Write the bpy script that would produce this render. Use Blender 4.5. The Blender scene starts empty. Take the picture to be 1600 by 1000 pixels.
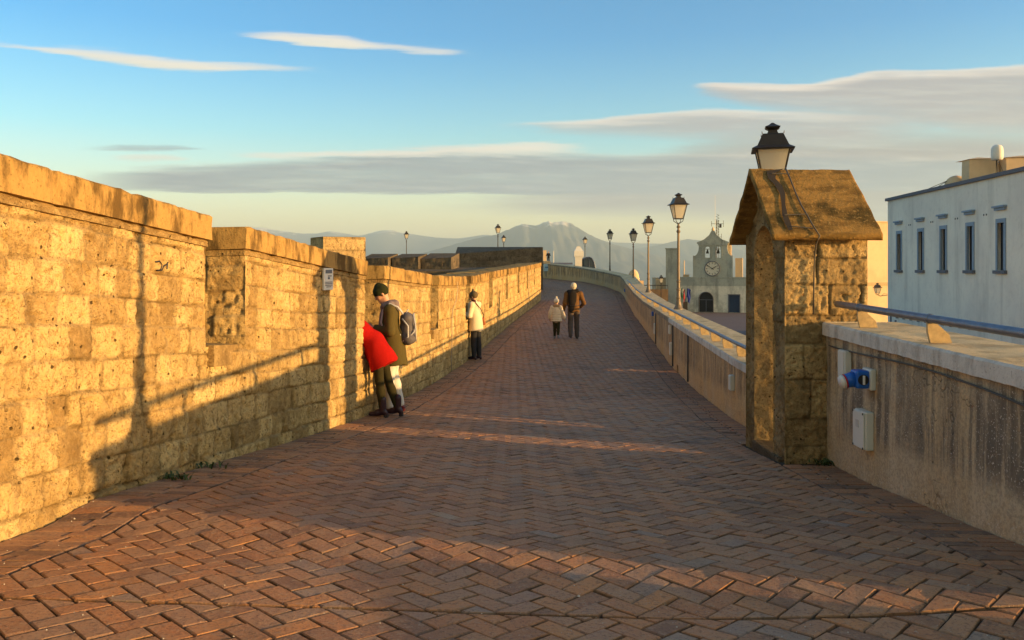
import bpy, bmesh, math, random
import numpy as np
from mathutils import Vector, Matrix
random.seed(7); rng = np.random.RandomState(7)
scene = bpy.context.scene
COL = scene.collection
F = 1300.0; HZ = 420.0        # focal length and eye level of the photograph, in its pixels

# ------------------------------------------------------------------ helpers
def at(px, py, Y):            # world point that lies at distance Y behind the photo's pixel
    return Vector(((px-800)/F*Y, Y, (HZ-py)/F*Y))

def link(o, parent=None):
    COL.objects.link(o)
    if parent is not None: o.parent = parent
    return o

def tag(o, label=None, cat=None, group=None, kind=None):
    if label: o['label'] = label
    if cat: o['category'] = cat
    if group: o['group'] = group
    if kind: o['kind'] = kind
    return o

def empty(name, loc=(0, 0, 0), rz=0, label=None, cat=None, group=None):
    o = bpy.data.objects.new(name, None); o.empty_display_size = .2
    o.location = loc; o.rotation_euler = (0, 0, rz)
    link(o); tag(o, label, cat, group)
    return o

class MB:
    """collects shapes and links them as one mesh"""
    def __init__(s): s.v = []; s.f = []; s.att = {}
    def add(s, v, f):
        n = len(s.v); s.v.extend([tuple(p) for p in v]); s.f.extend([tuple(i+n for i in q) for q in f]); return s
    def box(s, x0, x1, y0, y1, z0, z1, taper=0):
        t = taper
        v = [(x0, y0, z0), (x1, y0, z0), (x1, y1, z0), (x0, y1, z0), (x0+t, y0+t, z1), (x1-t, y0+t, z1), (x1-t, y1-t, z1), (x0+t, y1-t, z1)]
        return s.add(v, [(3, 2, 1, 0), (4, 5, 6, 7), (0, 1, 5, 4), (1, 2, 6, 5), (2, 3, 7, 6), (3, 0, 4, 7)])
    def obox(s, c, ax, ay, az):      # oriented box from half-axis vectors
        c, ax, ay, az = map(Vector, (c, ax, ay, az)); v = []
        for dz in (-1, 1):
            for dx, dy in ((-1, -1), (1, -1), (1, 1), (-1, 1)): v.append(c+ax*dx+ay*dy+az*dz)
        return s.add(v, [(3, 2, 1, 0), (4, 5, 6, 7), (0, 1, 5, 4), (1, 2, 6, 5), (2, 3, 7, 6), (3, 0, 4, 7)])
    def tube(s, pts, r, n=10, cap=True):
        pts = [Vector(p) for p in pts]
        rs = r if isinstance(r, (list, tuple)) else [r]*len(pts)
        base = len(s.v); vs = []
        up = Vector((0, 0, 1))
        prev = None
        for i, p in enumerate(pts):
            d = (pts[min(i+1, len(pts)-1)]-pts[max(i-1, 0)]).normalized()
            a = d.cross(up if abs(d.z) < .95 else Vector((0, 1, 0))).normalized() if prev is None else (prev-d*prev.dot(d)).normalized()
            prev = a; b = d.cross(a)
            for k in range(n):
                t = 2*math.pi*k/n; vs.append(p+(a*math.cos(t)+b*math.sin(t))*rs[i])
        fs = []
        for i in range(len(pts)-1):
            for k in range(n):
                fs.append((i*n+k, i*n+(k+1) % n, (i+1)*n+(k+1) % n, (i+1)*n+k))
        if cap: fs.append(tuple(range(n))[::-1]); fs.append(tuple((len(pts)-1)*n+k for k in range(n)))
        return s.add(vs, fs)
    def lathe(s, prof, n=14, c=(0, 0, 0), ph=0):
        vs = []; fs = []
        for r, z in prof:
            for k in range(n):
                t = ph+2*math.pi*k/n; vs.append((c[0]+r*math.cos(t), c[1]+r*math.sin(t), c[2]+z))
        for i in range(len(prof)-1):
            for k in range(n): fs.append((i*n+k, i*n+(k+1) % n, (i+1)*n+(k+1) % n, (i+1)*n+k))
        fs.append(tuple(range(n))[::-1]); fs.append(tuple((len(prof)-1)*n+k for k in range(n)))
        return s.add(vs, fs)
    def arr(s, v, f):                # numpy arrays
        n = len(s.v); s.v.extend(map(tuple, v.tolist())); s.f.extend([tuple(q) for q in (f+n).tolist()]); return s
    def build(s, name, mat, parent=None, smooth=False, atts=None, bevel=0):
        me = bpy.data.meshes.new(name); me.from_pydata(s.v, [], s.f)
        for k, a in (atts or {}).items():
            l = me.attributes.new(k, 'FLOAT', 'POINT')
            full = np.zeros(len(s.v), 'f'); a = np.asarray(a, 'f'); full[:len(a)] = a
            l.data.foreach_set('value', full)
        me.materials.append(mat)
        if smooth: me.shade_smooth() if hasattr(me, 'shade_smooth') else [setattr(p, 'use_smooth', True) for p in me.polygons]
        me.update()
        o = bpy.data.objects.new(name, me); link(o, parent)
        if bevel:
            b = o.modifiers.new('bevel', 'BEVEL'); b.width = bevel; b.segments = 2; b.limit_method = 'ANGLE'
        return o

def interp(tab, y):
    xs = [t[0] for t in tab]; ys = [t[1] for t in tab]
    return float(np.interp(y, xs, ys))
def smooth_tab(tab, x0, x1, step, w):
    X = np.arange(x0, x1, step); Yv = np.interp(X, [t[0] for t in tab], [t[1] for t in tab])
    k = np.hanning(2*int(w/step)+1); k /= k.sum()
    P = np.pad(Yv, len(k)//2, mode='reflect', reflect_type='odd')
    return X, np.convolve(P, k, 'valid')

# ground level along the ramp: falls away from the camera, flattens, climbs again
GT = [(-6, -.81), (0, -1.2), (11, -1.915), (16, -2.09), (20.6, -2.1), (26, -1.9), (37, -1.6), (47, -1.28), (52, -.95), (60, -.4), (68, .05), (80, .5), (140, 2.6)]
GX, GZ = smooth_tab(GT, -6, 140, .25, 3)
def G(y): return float(np.interp(y, GX, GZ))-.01077*y
def Gn(y): return np.interp(y, GX, GZ)-.01077*y
XL_T = [(-6, -3.85), (4.37, -2.69), (11, -1.95), (20.6, -1.03), (47, 1.63), (48, 1.73)]
def XL(y): return np.interp(y, [t[0] for t in XL_T], [t[1] for t in XL_T])
XR_T = [(0, 2.80), (4.63, 2.85), (7.7, 2.92), (10.6, 2.98), (18.5, 3.7), (30, 4.75), (37, 5.42), (44, 6.15), (49, 6.62), (52.5, 6.85), (57, 6.45), (62, 5.3), (67, 2.5), (69, -.5), (70.5, -6)]
RX, RZ = smooth_tab(XR_T, 0, 70.5, .25, 1.5)
def XR(y): return np.interp(y, RX, RZ)

# value noise
_H = rng.rand(256, 256)
def vn(x, y, s=0):
    x = np.asarray(x, float)+s*17.3; y = np.asarray(y, float)+s*9.1
    xi = np.floor(x).astype(int); yi = np.floor(y).astype(int); fx = x-xi; fy = y-yi
    fx = fx*fx*(3-2*fx); fy = fy*fy*(3-2*fy)
    h = lambda a, b: _H[a % 256, b % 256]
    return (h(xi, yi)*(1-fx)+h(xi+1, yi)*fx)*(1-fy)+(h(xi, yi+1)*(1-fx)+h(xi+1, yi+1)*fx)*fy
def fbm(x, y, s=0, o=4):
    r = 0; a = .5
    for i in range(o): r = r+a*vn(x*2**i, y*2**i, s+i*3); a *= .5
    return r

# ------------------------------------------------------------------ materials
MATS = {}
class NT:
    def __init__(s, name, world=None):
        if world is None:
            s.m = bpy.data.materials.new(name); s.m.use_nodes = True; t = s.m.node_tree
            MATS[name] = s.m
        else: s.m = world; t = world.node_tree
        t.nodes.clear(); s.t = t
    def n(s, typ, ins=None, **kw):
        n = s.t.nodes.new(typ)
        for k, v in kw.items(): setattr(n, k, v)
        for k, v in (ins or {}).items():
            sock = n.inputs[k]
            if isinstance(v, bpy.types.NodeSocket): s.t.links.new(v, sock)
            else: sock.default_value = v
        return n
    def math(s, op, a, b=0, c=0, clamp=False):
        return s.n('ShaderNodeMath', {0: a, 1: b, 2: c}, operation=op, use_clamp=clamp).outputs[0]
    def mix(s, f, a, b, mode='MIX'):
        n = s.t.nodes.new('ShaderNodeMix'); n.data_type = 'RGBA'; n.blend_type = mode; n.clamp_factor = True
        for i, v in ((0, f), (6, a), (7, b)):
            if isinstance(v, bpy.types.NodeSocket): s.t.links.new(v, n.inputs[i])
            else: n.inputs[i].default_value = v if i == 0 else (tuple(v)+(1,))[:4]
        return n.outputs[2]
    def noise(s, vec, scale, detail=4, rough=.6, dist=0):
        return s.n('ShaderNodeTexNoise', {'Vector': vec, 'Scale': scale, 'Detail': detail, 'Roughness': rough, 'Distortion': dist}).outputs[0]
    def ramp(s, f, stops, interp='LINEAR'):
        n = s.t.nodes.new('ShaderNodeValToRGB'); n.color_ramp.interpolation = interp
        e = n.color_ramp.elements
        while len(e) < len(stops): e.new(.5)
        for i, (p, c) in enumerate(stops):
            e[i].position = p; e[i].color = (tuple(c)+(1,))[:4] if not isinstance(c, (int, float)) else (c, c, c, 1)
        s.t.links.new(f, n.inputs[0]); return n.outputs[0]
    def map(s, vec, sc=(1, 1, 1), rot=(0, 0, 0)):
        return s.n('ShaderNodeMapping', {'Vector': vec, 'Scale': sc, 'Rotation': rot}).outputs[0]
    def sm(s, x, a, b):          # smoothstep
        return s.n('ShaderNodeMapRange', {0: x, 1: a, 2: b, 3: 0., 4: 1.}, interpolation_type='SMOOTHSTEP').outputs[0]
    def obj(s): return s.n('ShaderNodeTexCoord').outputs['Object']
    def pos(s): return s.n('ShaderNodeNewGeometry').outputs['Position']
    def attr(s, nm): return s.n('ShaderNodeAttribute', attribute_name=nm).outputs['Fac']
    def out(s, col, rough=.8, bump=None, bs=.5, bd=.01, metal=0, spec=.3, **kw):
        ins = {'Base Color': col if isinstance(col, bpy.types.NodeSocket) else (tuple(col)+(1,))[:4], 'Roughness': rough, 'Metallic': metal, 'Specular IOR Level': spec}
        ins.update(kw)
        if bump is not None:
            ins['Normal'] = s.n('ShaderNodeBump', {'Height': bump, 'Strength': bs, 'Distance': bd}).outputs[0]
        p = s.n('ShaderNodeBsdfPrincipled', ins)
        s.n('ShaderNodeOutputMaterial', {'Surface': p.outputs[0]})
        return s.m

def stone_mat(name, light, mid, dark, joint, wear=.5, pits=True):
    t = NT(name); P = t.pos()
    big = t.noise(P, .9, 5, .6); fine = t.noise(P, 14, 6, .75); med = t.noise(P, 4.5, 5, .65)
    tone = t.attr('tone'); jt = t.attr('joint')
    k = t.math('ADD', t.math('ADD', t.math('MULTIPLY', tone, .42), .06), t.math('MULTIPLY', med, .5))
    c = t.ramp(k, [(.22, dark), (.5, mid), (.82, light)])
    c = t.mix(t.math('MULTIPLY', t.sm(fine, .5, .66), .35), c, light)
    c = t.mix(t.math('MULTIPLY', t.sm(fine, .48, .36), .75), c, dark)
    grit = t.noise(P, 42, 4, .7)
    c = t.mix(t.math('MULTIPLY', t.sm(grit, .47, .36), .75), c, dark)
    c = t.mix(t.math('MULTIPLY', t.sm(big, .5, .66), wear), c, dark)
    jn = t.sm(t.noise(P, 3.2, 4, .7), .42, .58)
    c = t.mix(t.math('MULTIPLY', jt, .8), c, t.mix(jn, [x*.35 for x in dark], [x*.75 for x in joint]))  # thin shadow along some joints is put into the colour
    bl = t.noise(t.map(P, (1, 1, .5)), 2.4, 5, .7)
    c = t.mix(t.math('MULTIPLY', t.sm(bl, .5, .6), .22), c, [x*.6 for x in dark])
    vor = t.n('ShaderNodeTexVoronoi', {'Vector': t.n('ShaderNodeVectorMath', {0: P, 1: t.n('ShaderNodeTexNoise', {'Vector': P, 'Scale': 9.}).outputs[1]}, operation='ADD').outputs[0], 'Scale': 34., 'Randomness': 1.})
    hole = t.sm(vor.outputs[0], .27, .14)
    pitn = t.sm(t.noise(P, 6, 3), .36, .5)
    hole = t.math('MULTIPLY', hole, pitn)
    v2 = t.n('ShaderNodeTexVoronoi', {'Vector': P, 'Scale': 13., 'Randomness': 1.})
    hole = t.math('MAXIMUM', hole, t.math('MULTIPLY', t.sm(t.math('ADD', v2.outputs[0], t.math('MULTIPLY', fine, .12)), .22, .15), t.sm(t.noise(P, 2.3, 3), .42, .5)))
    c = t.mix(t.math('MULTIPLY', hole, .9), c, [x*.25 for x in dark])  # shade inside the pits is painted into the colour
    h = t.math('SUBTRACT', t.math('ADD', t.math('MULTIPLY', fine, .9), t.math('MULTIPLY', med, .6)), t.math('MULTIPLY', hole, .9))
    h = t.math('ADD', h, t.math('MULTIPLY', grit, .6))
    return t.out(c, .95, h, 1., .026, spec=.1)

M_TUFF = stone_mat('tuff_stone', (.74, .54, .25), (.56, .385, .155), (.26, .165, .065), (.46, .34, .18), .16)
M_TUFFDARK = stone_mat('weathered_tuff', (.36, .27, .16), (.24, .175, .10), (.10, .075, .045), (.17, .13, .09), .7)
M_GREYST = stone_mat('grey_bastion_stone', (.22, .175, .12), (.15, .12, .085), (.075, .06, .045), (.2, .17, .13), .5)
M_BOXST = stone_mat('sentry_tuff', (.66, .48, .24), (.50, .35, .16), (.22, .15, .07), (.34, .25, .13), .4)
M_BOXLOW = None

def cope_mat(name, a, b, dark, amt=.5):
    t = NT(name); P = t.pos()
    n1 = t.noise(P, 2.2, 6, .65); n2 = t.noise(P, 22, 5, .7)
    drip = t.noise(t.map(P, (2.6, 2.6, 1.0)), 1.6, 6, .7)
    c = t.mix(n2, a, b)
    c = t.mix(t.math('MULTIPLY', t.sm(drip, .46, .62), amt), c, dark)
    c = t.mix(t.math('MULTIPLY', t.sm(n1, .52, .7), amt), c, dark)
    c = t.mix(t.math('MULTIPLY', t.sm(t.noise(P, 55, 3, .6), .6, .68), .5), c, dark)
    return t.out(c, .95, t.math('ADD', n2, t.math('MULTIPLY', t.noise(P, 70, 4), .5)), .6, .012, spec=.1)
M_COPE = cope_mat('tuff_coping', (.46, .29, .10), (.30, .185, .06), (.075, .045, .016), .85)
M_COPER = cope_mat('plaster_coping', (.66, .62, .55), (.52, .48, .41), (.22, .18, .14), .45)
M_COPEF = cope_mat('worn_coping', (.36, .29, .2), (.26, .2, .13), (.1, .08, .055), .6)
M_TOP = cope_mat('coping_top', (.70, .54, .32), (.55, .41, .23), (.24, .17, .09), .5)

def plaster_mat(name, base, warm, dark, amt=.8):
    t = NT(name); P = t.pos(); V = t.attr('v')
    wob = t.n('ShaderNodeTexNoise', {'Vector': P, 'Scale': 2.5, 'Detail': 3.}).outputs[0]
    st = t.noise(t.map(P, (5, 5, .28)), 1.5, 6, .62, .3)
    st2 = t.noise(t.map(P, (17, 17, 1.0)), 1.2, 4, .6)
    big = t.noise(P, 1.3, 4, .6)
    fine = t.noise(P, 45, 4, .75)
    c = t.mix(t.sm(big, .35, .65), base, warm)
    m = t.math('MULTIPLY', t.sm(t.math('ADD', t.math('MULTIPLY', st, .7), t.math('MULTIPLY', st2, .3)), .41, .56), amt)
    m = t.math('MULTIPLY', m, t.math('ADD', .62, t.math('MULTIPLY', t.sm(t.noise(P, 1.9, 5, .7), .38, .56), .38)))
    low = t.sm(t.math('ADD', V, t.math('MULTIPLY', wob, .25)), .3, .55)      # stains stop above the splash zone
    m = t.math('MULTIPLY', m, t.math('MAXIMUM', low, .15))
    c = t.mix(m, c, dark)
    c = t.mix(t.math('MULTIPLY', t.sm(fine, .55, .42), .35), c, dark)
    sp = t.sm(t.noise(P, 75, 2, .5), .62, .67)                               # pale grit showing where the skin has worn off
    c = t.mix(t.math('MULTIPLY', sp, t.math('MAXIMUM', t.math('MULTIPLY', m, .9), t.math('MULTIPLY', t.sm(V, .22, .02), .7))), c, (.6, .52, .42))
    crack = t.n('ShaderNodeTexVoronoi', {'Vector': t.n('ShaderNodeVectorMath', {0: P, 1: t.n('ShaderNodeTexNoise', {'Vector': P, 'Scale': 5.}).outputs[1]}, operation='ADD').outputs[0], 'Scale': .9}, feature='DISTANCE_TO_EDGE').outputs[0]
    ck = t.math('MULTIPLY', t.sm(crack, .012, .002), t.sm(big, .5, .6))
    c = t.mix(t.math('MULTIPLY', ck, .5), c, (.05, .04, .03))
    h = t.math('SUBTRACT', t.math('ADD', t.math('MULTIPLY', fine, .5), t.math('MULTIPLY', t.noise(P, 8, 5), .8)), ck)
    return t.out(c, .92, h, .6, .012, spec=.15)
M_PLAST = plaster_mat('stained_plaster', (.54, .42, .27), (.50, .36, .20), (.13, .105, .08), .92)
M_PLASTF = plaster_mat('ochre_plaster', (.60, .42, .23), (.62, .39, .17), (.19, .13, .075), .85)

def plain(name, col, rough=.6, metal=0, var=.12, scale=8, bump=.2, spec=.4, **kw):
    t = NT(name); P = t.obj(); n = t.noise(P, scale, 5, .65)
    d = [x*(1-var*2) for x in col]; l = [min(1, x*(1+var)) for x in col]
    return t.out(t.mix(n, d, l), rough, n if bump else None, bump, .004, metal, spec, **kw)
M_IRON = plain('lamp_iron', (.035, .03, .027), .45, .3, .2, 20)
M_POST = plain('lamp_post_paint', (.20, .15, .10), .5, .2, .25, 12)
M_STEEL = plain('galvanised_pipe', (.21, .23, .28), .5, .7, .25, 14)
M_FIN = plain('rusty_bracket', (.50, .36, .18), .7, 0, .35, 18)
M_WBOX = plain('grey_plastic', (.62, .62, .56), .45, 0, .06, 4)
M_BLUE = plain('blue_plastic', (.015, .12, .5), .35, 0, .1, 4)
M_BLACK = plain('black_plastic', (.02, .02, .022), .5, 0, .1, 8)
M_CABLE = plain('cable_sheath', (.10, .085, .07), .7, 0, .2, 8)
M_CABLEL = plain('pale_cable', (.42, .34, .24), .7, 0, .2, 8)
M_WHITE = plain('white_paint', (.7, .68, .62), .6, 0, .1, 6)
M_BWALL = None
def wash(name, a, b, dark, amt=.35, sc=1.2):
    t = NT(name); P = t.pos()
    n = t.noise(P, sc, 6, .65); dr = t.noise(t.map(P, (3, 3, .35)), sc, 5, .6)
    c = t.mix(t.sm(n, .4, .62), a, b)
    c = t.mix(t.math('MULTIPLY', t.sm(dr, .5, .7), amt), c, dark)
    c = t.mix(t.math('MULTIPLY', t.sm(t.noise(P, sc*9, 5, .7), .5, .7), amt*.5), c, dark)
    return t.out(c, .9, n, .3, .02, spec=.15)
M_BWALL = wash('white_limewash', (.73, .71, .62), (.66, .64, .57), (.42, .41, .37), .45, .35)
M_CREAM = wash('cream_render', (.68, .50, .30), (.60, .43, .26), (.42, .3, .2), .3, .3)
M_CHU = wash('church_upper_render', (.38, .40, .35), (.29, .31, .28), (.13, .14, .13), .6, .45)
M_CHL = wash('church_lower_limewash', (.66, .64, .54), (.38, .38, .32), (.17, .17, .15), .6, .45)
M_TRIM = plain('grey_piperno', (.13, .14, .17), .8, 0, .2, 6)
M_BTRIM = plain('blue_grey_frame', (.22, .30, .40), .7, 0, .15, 6)
M_GLASSD = plain('dark_glass', (.012, .014, .02), .55, 0, .1, 3, 0, .15)
M_DARKBLUE = plain('blue_door_paint', (.01, .035, .09), .5, 0, .2, 5)
M_DARKDOOR = plain('dark_door', (.012, .013, .018), .4, 0, .2, 5)
M_CLOCK = plain('clock_face', (.62, .58, .48), .5, 0, .1, 5)
M_BRONZE = plain('bell_bronze', (.06, .05, .035), .5, .4, .2, 5)

def roof_mat():
    t = NT('lichen_roof_slab'); P = t.pos()
    n = t.noise(P, 3, 6, .65); f = t.noise(P, 30, 6, .7); g = t.noise(t.map(P, (1, 3, 3)), 4, 5, .6)
    c = t.mix(t.sm(g, .4, .62), (.28, .165, .05), (.16, .095, .03))
    c = t.mix(t.math('MULTIPLY', t.sm(n, .5, .66), .75), c, (.045, .036, .014))
    c = t.mix(t.math('MULTIPLY', t.sm(f, .56, .66), .5), c, (.44, .30, .12))
    return t.out(c, .95, t.math('ADD', f, n), .9, .015, spec=.1)
M_ROOF = roof_mat()
M_DSTRIP = plain('dark_strip', (.03, .022, .015), .8, 0, .2, 20)

def brick_mat():
    t = NT('herringbone_brick'); P = t.pos()
    tone = t.attr('tone'); edge = t.attr('edge')
    n = t.noise(P, 7, 6, .7); f = t.noise(P, 55, 5, .75); big = t.noise(P, .35, 4, .55)
    c = t.ramp(tone, [(0, (.15, .09, .065)), (.22, (.30, .155, .085)), (.42, (.45, .20, .085)), (.6, (.36, .215, .13)), (.78, (.50, .225, .085)), (.9, (.30, .21, .155)), (1, (.45, .33, .21))])
    c = t.mix(t.math('MULTIPLY', t.sm(n, .42, .68), .5), c, (.44, .25, .13))
    c = t.mix(t.math('MULTIPLY', t.sm(f, .5, .62), .55), c, (.10, .065, .05))
    c = t.mix(t.math('MULTIPLY', t.sm(t.noise(P, 24, 5, .7), .54, .62), .5), c, (.40, .26, .16))
    c = t.mix(t.math('MULTIPLY', t.sm(big, .45, .7), .3), c, (.26, .16, .10))
    c = t.mix(t.math('MULTIPLY', edge, .75), c, (.05, .04, .03))
    sp = t.sm(t.noise(P, 90, 2, .5), .69, .72)
    c = t.mix(t.math('MULTIPLY', sp, .5), c, (.45, .42, .36))
    h = t.math('ADD', t.math('MULTIPLY', n, 1.0), t.math('MULTIPLY', f, .6))
    stn = t.math('MULTIPLY', t.sm(t.noise(t.map(P, (1, .45, 1)), 1.3, 6, .7), .52, .64), .35)
    c = t.mix(stn, c, (.13, .085, .055))
    rg = t.n('ShaderNodeMapRange', {0: n, 3: .5, 4: .85}).outputs[0]
    return t.out(c, rg, h, 1., .014, spec=.25)
M_BRICK = brick_mat()
def mortar_mat():
    t = NT('sandy_joint'); P = t.pos(); n = t.noise(P, 30, 5, .7)
    c = t.mix(t.noise(P, 3, 4), (.055, .045, .033), (.10, .08, .06))
    c = t.mix(t.math('MULTIPLY', t.sm(t.noise(P, 2, 4), .58, .7), .5), c, (.05, .07, .02))
    return t.out(c, .95, n, .8, .01, spec=.1)
M_MORT = mortar_mat()
M_BACK = plain('brick_paving_behind', (.34, .17, .09), .8, 0, .2, 3)
def earth_mat(name, a, b, sc=.5):
    t = NT(name); P = t.pos(); n = t.noise(P, sc, 6, .65); f = t.noise(P, sc*14, 5, .7)
    return t.out(t.mix(t.math('MULTIPLY', t.math('ADD', n, f), .5), a, b), .9, f, .5, .02, spec=.2)
M_YARD = earth_mat('yard_paving', (.12, .085, .08), (.2, .15, .135), .4)
M_TERR = earth_mat('terrace_paving', (.15, .11, .09), (.26, .2, .16), .3)
M_HILL = earth_mat('wooded_slope', (.03, .045, .02), (.09, .09, .05), .02)

# ------------------------------------------------------------------ stone face grid with real blocks
def make_blocks(seed, umin, umax, H, hr=(.165, .235), wr=(.12, .34)):
    r = random.Random(seed); rows = [0]; 
    while rows[-1] < H+.1: rows.append(rows[-1]+r.uniform(*hr))
    js = []
    for _ in rows:
        x = umin-r.random()*.4; l = [x]
        while x < umax+.5: x += r.uniform(*wr)*(1.35 if r.random() < .15 else 1); l.append(x)
        js.append(np.array(l))
    rv = np.random.RandomState(seed).rand(len(rows)+1, 2, 4000)
    return np.array(rows), js, rv

def block_field(B, u, v, wob=.02, off=0):
    rows, js, rv = B
    uu = u+(fbm(u*3.1, v*3.1, 5)-.47)*wob*2.4; vv = v+off+(fbm(u*1.7+7, v*2.2, 9)-.47)*wob*2.6
    ri = np.clip(np.searchsorted(rows, vv, 'right')-1, 0, len(rows)-2)
    dv = np.minimum(vv-rows[ri], rows[ri+1]-vv)
    du = np.ones_like(uu); tone = np.zeros_like(uu); dep = np.zeros_like(uu)
    for k in range(len(rows)-1):
        m = ri == k
        if not m.any(): continue
        j = js[k]; x = uu[m]; i = np.clip(np.searchsorted(j, x, 'right')-1, 0, len(j)-2)
        du[m] = np.minimum(x-j[i], j[i+1]-x); tone[m] = rv[k, 0, i % 4000]; dep[m] = rv[k, 1, i % 4000]
    d = np.minimum(du, dv)
    return d, tone, dep

def face_grid(us, vs, pos, base, top, nrm, B, amp=1.0, off=0, drop=None, fade=.03, fadeends=(True, True), jw=.0105):
    """pos(u)->x,y ; base(u), top(u) -> heights above base where the face starts / ends; nrm: outward 2D normal"""
    U, T = np.meshgrid(us, np.linspace(0, 1, len(vs)))
    b = base(U); t = top(U)
    lo, hi = vs[0], None
    V = lo+T*(t-lo)
    d, tone, dep = block_field(B, U, V, off=off)
    joint = 1-np.clip((d-jw*.35)/jw, 0, 1)
    wear = fbm(U*1.1, V*1.1, 21)
    jd = joint*np.clip((wear-.33)*4, .25, 1.25)
    x, y = pos(U)
    rnd = np.clip(d/.05, 0, 1)**.6
    disp = -.022*jd + (dep-.5)*.026 + (rnd-1)*.005 + (fbm(U*9, V*9, 3)-.47)*.020 + (fbm(U*26, V*26, 13, 3)-.43)*.034 + (vn(U*48, V*48, 19)-.5)*.009
    hole = np.clip((vn(U*19, V*23, 31)-.82)*9, 0, 1)*(vn(U*2.3, V*2.3, 35) > .38); disp -= hole*.028
    disp *= amp
    fd = np.ones_like(U)
    if fadeends[0]: fd *= np.clip((U-us[0])/fade, 0, 1)*.8+.2
    if fadeends[1]: fd *= np.clip((us[-1]-U)/fade, 0, 1)*.8+.2
    disp *= fd
    Z = b+V
    co = np.stack([x+nrm[0]*disp, y+nrm[1]*disp, Z], -1).reshape(-1, 3)
    nu, nv = len(us), len(vs)
    I = np.arange(nu*nv).reshape(nv, nu)
    q = np.stack([I[:-1, :-1], I[:-1, 1:], I[1:, 1:], I[1:, :-1]], -1).reshape(-1, 4)
    if drop is not None:
        uc = (U[:-1, :-1]+U[1:, 1:])/2; vc = (V[:-1, :-1]+V[1:, 1:])/2
        q = q[~drop(uc, vc).reshape(-1)]
    a = {'tone': np.clip(tone*.9+(fbm(U*4, V*4, 17)-.47)*.5, 0, 1).reshape(-1), 'joint': np.clip(joint*.9, 0, 1).reshape(-1), 'v': V.reshape(-1)}
    return co, q, a

class FG(MB):
    def __init__(s): super().__init__(); s.A = {'tone': [], 'joint': [], 'v': []}
    def grid(s, *a, flip=False, **k):
        co, q, at_ = face_grid(*a, **k)
        if flip: q = q[:, ::-1]
        s.pad(); s.arr(co, q)
        for n in s.A: s.A[n].extend(at_[n].tolist())
        return s
    def pad(s):
        for n, d in (('tone', .45), ('joint', 0), ('v', .8)): s.A[n].extend([d]*(len(s.v)-len(s.A[n])))
    def fin(s, name, mat, parent=None, smooth=True):
        s.pad(); return s.build(name, mat, parent, smooth, s.A)

def usteps(a, b, fn):
    l = [a]
    while l[-1] < b: l.append(min(b, l[-1]+fn(l[-1])))
    if len(l) > 2 and l[-1]-l[-2] < 1e-3: l.pop(-2)
    return np.array(l)
res = lambda y: .014 if y < 7.6 else (.018 if y < 11.2 else (.03 if y < 21 else .06))

# ------------------------------------------------------------------ LEFT RAMPART
TH = 1.35      # thickness
SILL = 1.08; WH = 1.93; CP = .20
LB = make_blocks(11, -4, 50, 2.4)
ramp = empty('rampart_wall', (float(XL(3)), 3, G(3)), 0, 'long yellow tuff rampart wall with merlons along the left side of the brick walkway', 'wall')
RM = Matrix.Translation(ramp.location)
def child_fix(o): o.matrix_parent_inverse = RM.inverted(); return o
def wall_part(y0, y1, v0, v1, name, parent=None, jambs=True, topface=True):
    fg = FG()
    us = usteps(y0, y1, res); nv = max(4, int((v1-v0)/res(y0)))
    vs = np.linspace(v0, v1, nv)
    fg.grid(us, vs, lambda u: (XL(u), u), Gn, lambda u: u*0+v1, (1, -.1), LB, flip=False, fadeends=(jambs, jambs))
    for (yy, sgn) in ((y0, -1), (y1, 1)):
        if not jambs: break
        x1 = float(XL(yy)); r = res(yy)*1.15
        w = np.arange(0, TH+r, r)
        BB = make_blocks(int(yy*10)+3, -1, 3, 2.4)
        fg.grid(w, np.linspace(v0, v1, nv), lambda u, x1=x1, yy=yy: (x1-u, yy+0*u+.05*u*(-sgn)*-1), lambda u, yy=yy: u*0+G(yy)-.04*u, lambda u: u*0+v1, (0, sgn), BB, amp=.9, flip=(sgn < 0), fadeends=(True, False))
    # back, top, ends as plain planes
    fg.pad()
    ys = list(np.linspace(y0, y1, 14)); n = len(fg.v); v = []; f = []
    for y in ys:
        x = float(XL(y)); g = G(y)
        v += [(x-TH, y, g+v0-.1), (x-TH, y, g+v1-.05), (x-.012, y, g+v1)]
    for i in range(len(ys)-1):
        a = 3*i; f += [(a, a+3, a+4, a+1), (a+1, a+4, a+5, a+2)]
    if not jambs: f += [(0, 1, 2), tuple(3*(len(ys)-1)+k for k in (2, 1, 0))]
    fg.add(v, f)
    return child_fix(fg.fin(name, M_TUFF, parent or ramp))
wall_part(1.0, 47.0, 0, SILL, 'parapet', jambs=False)
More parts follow.
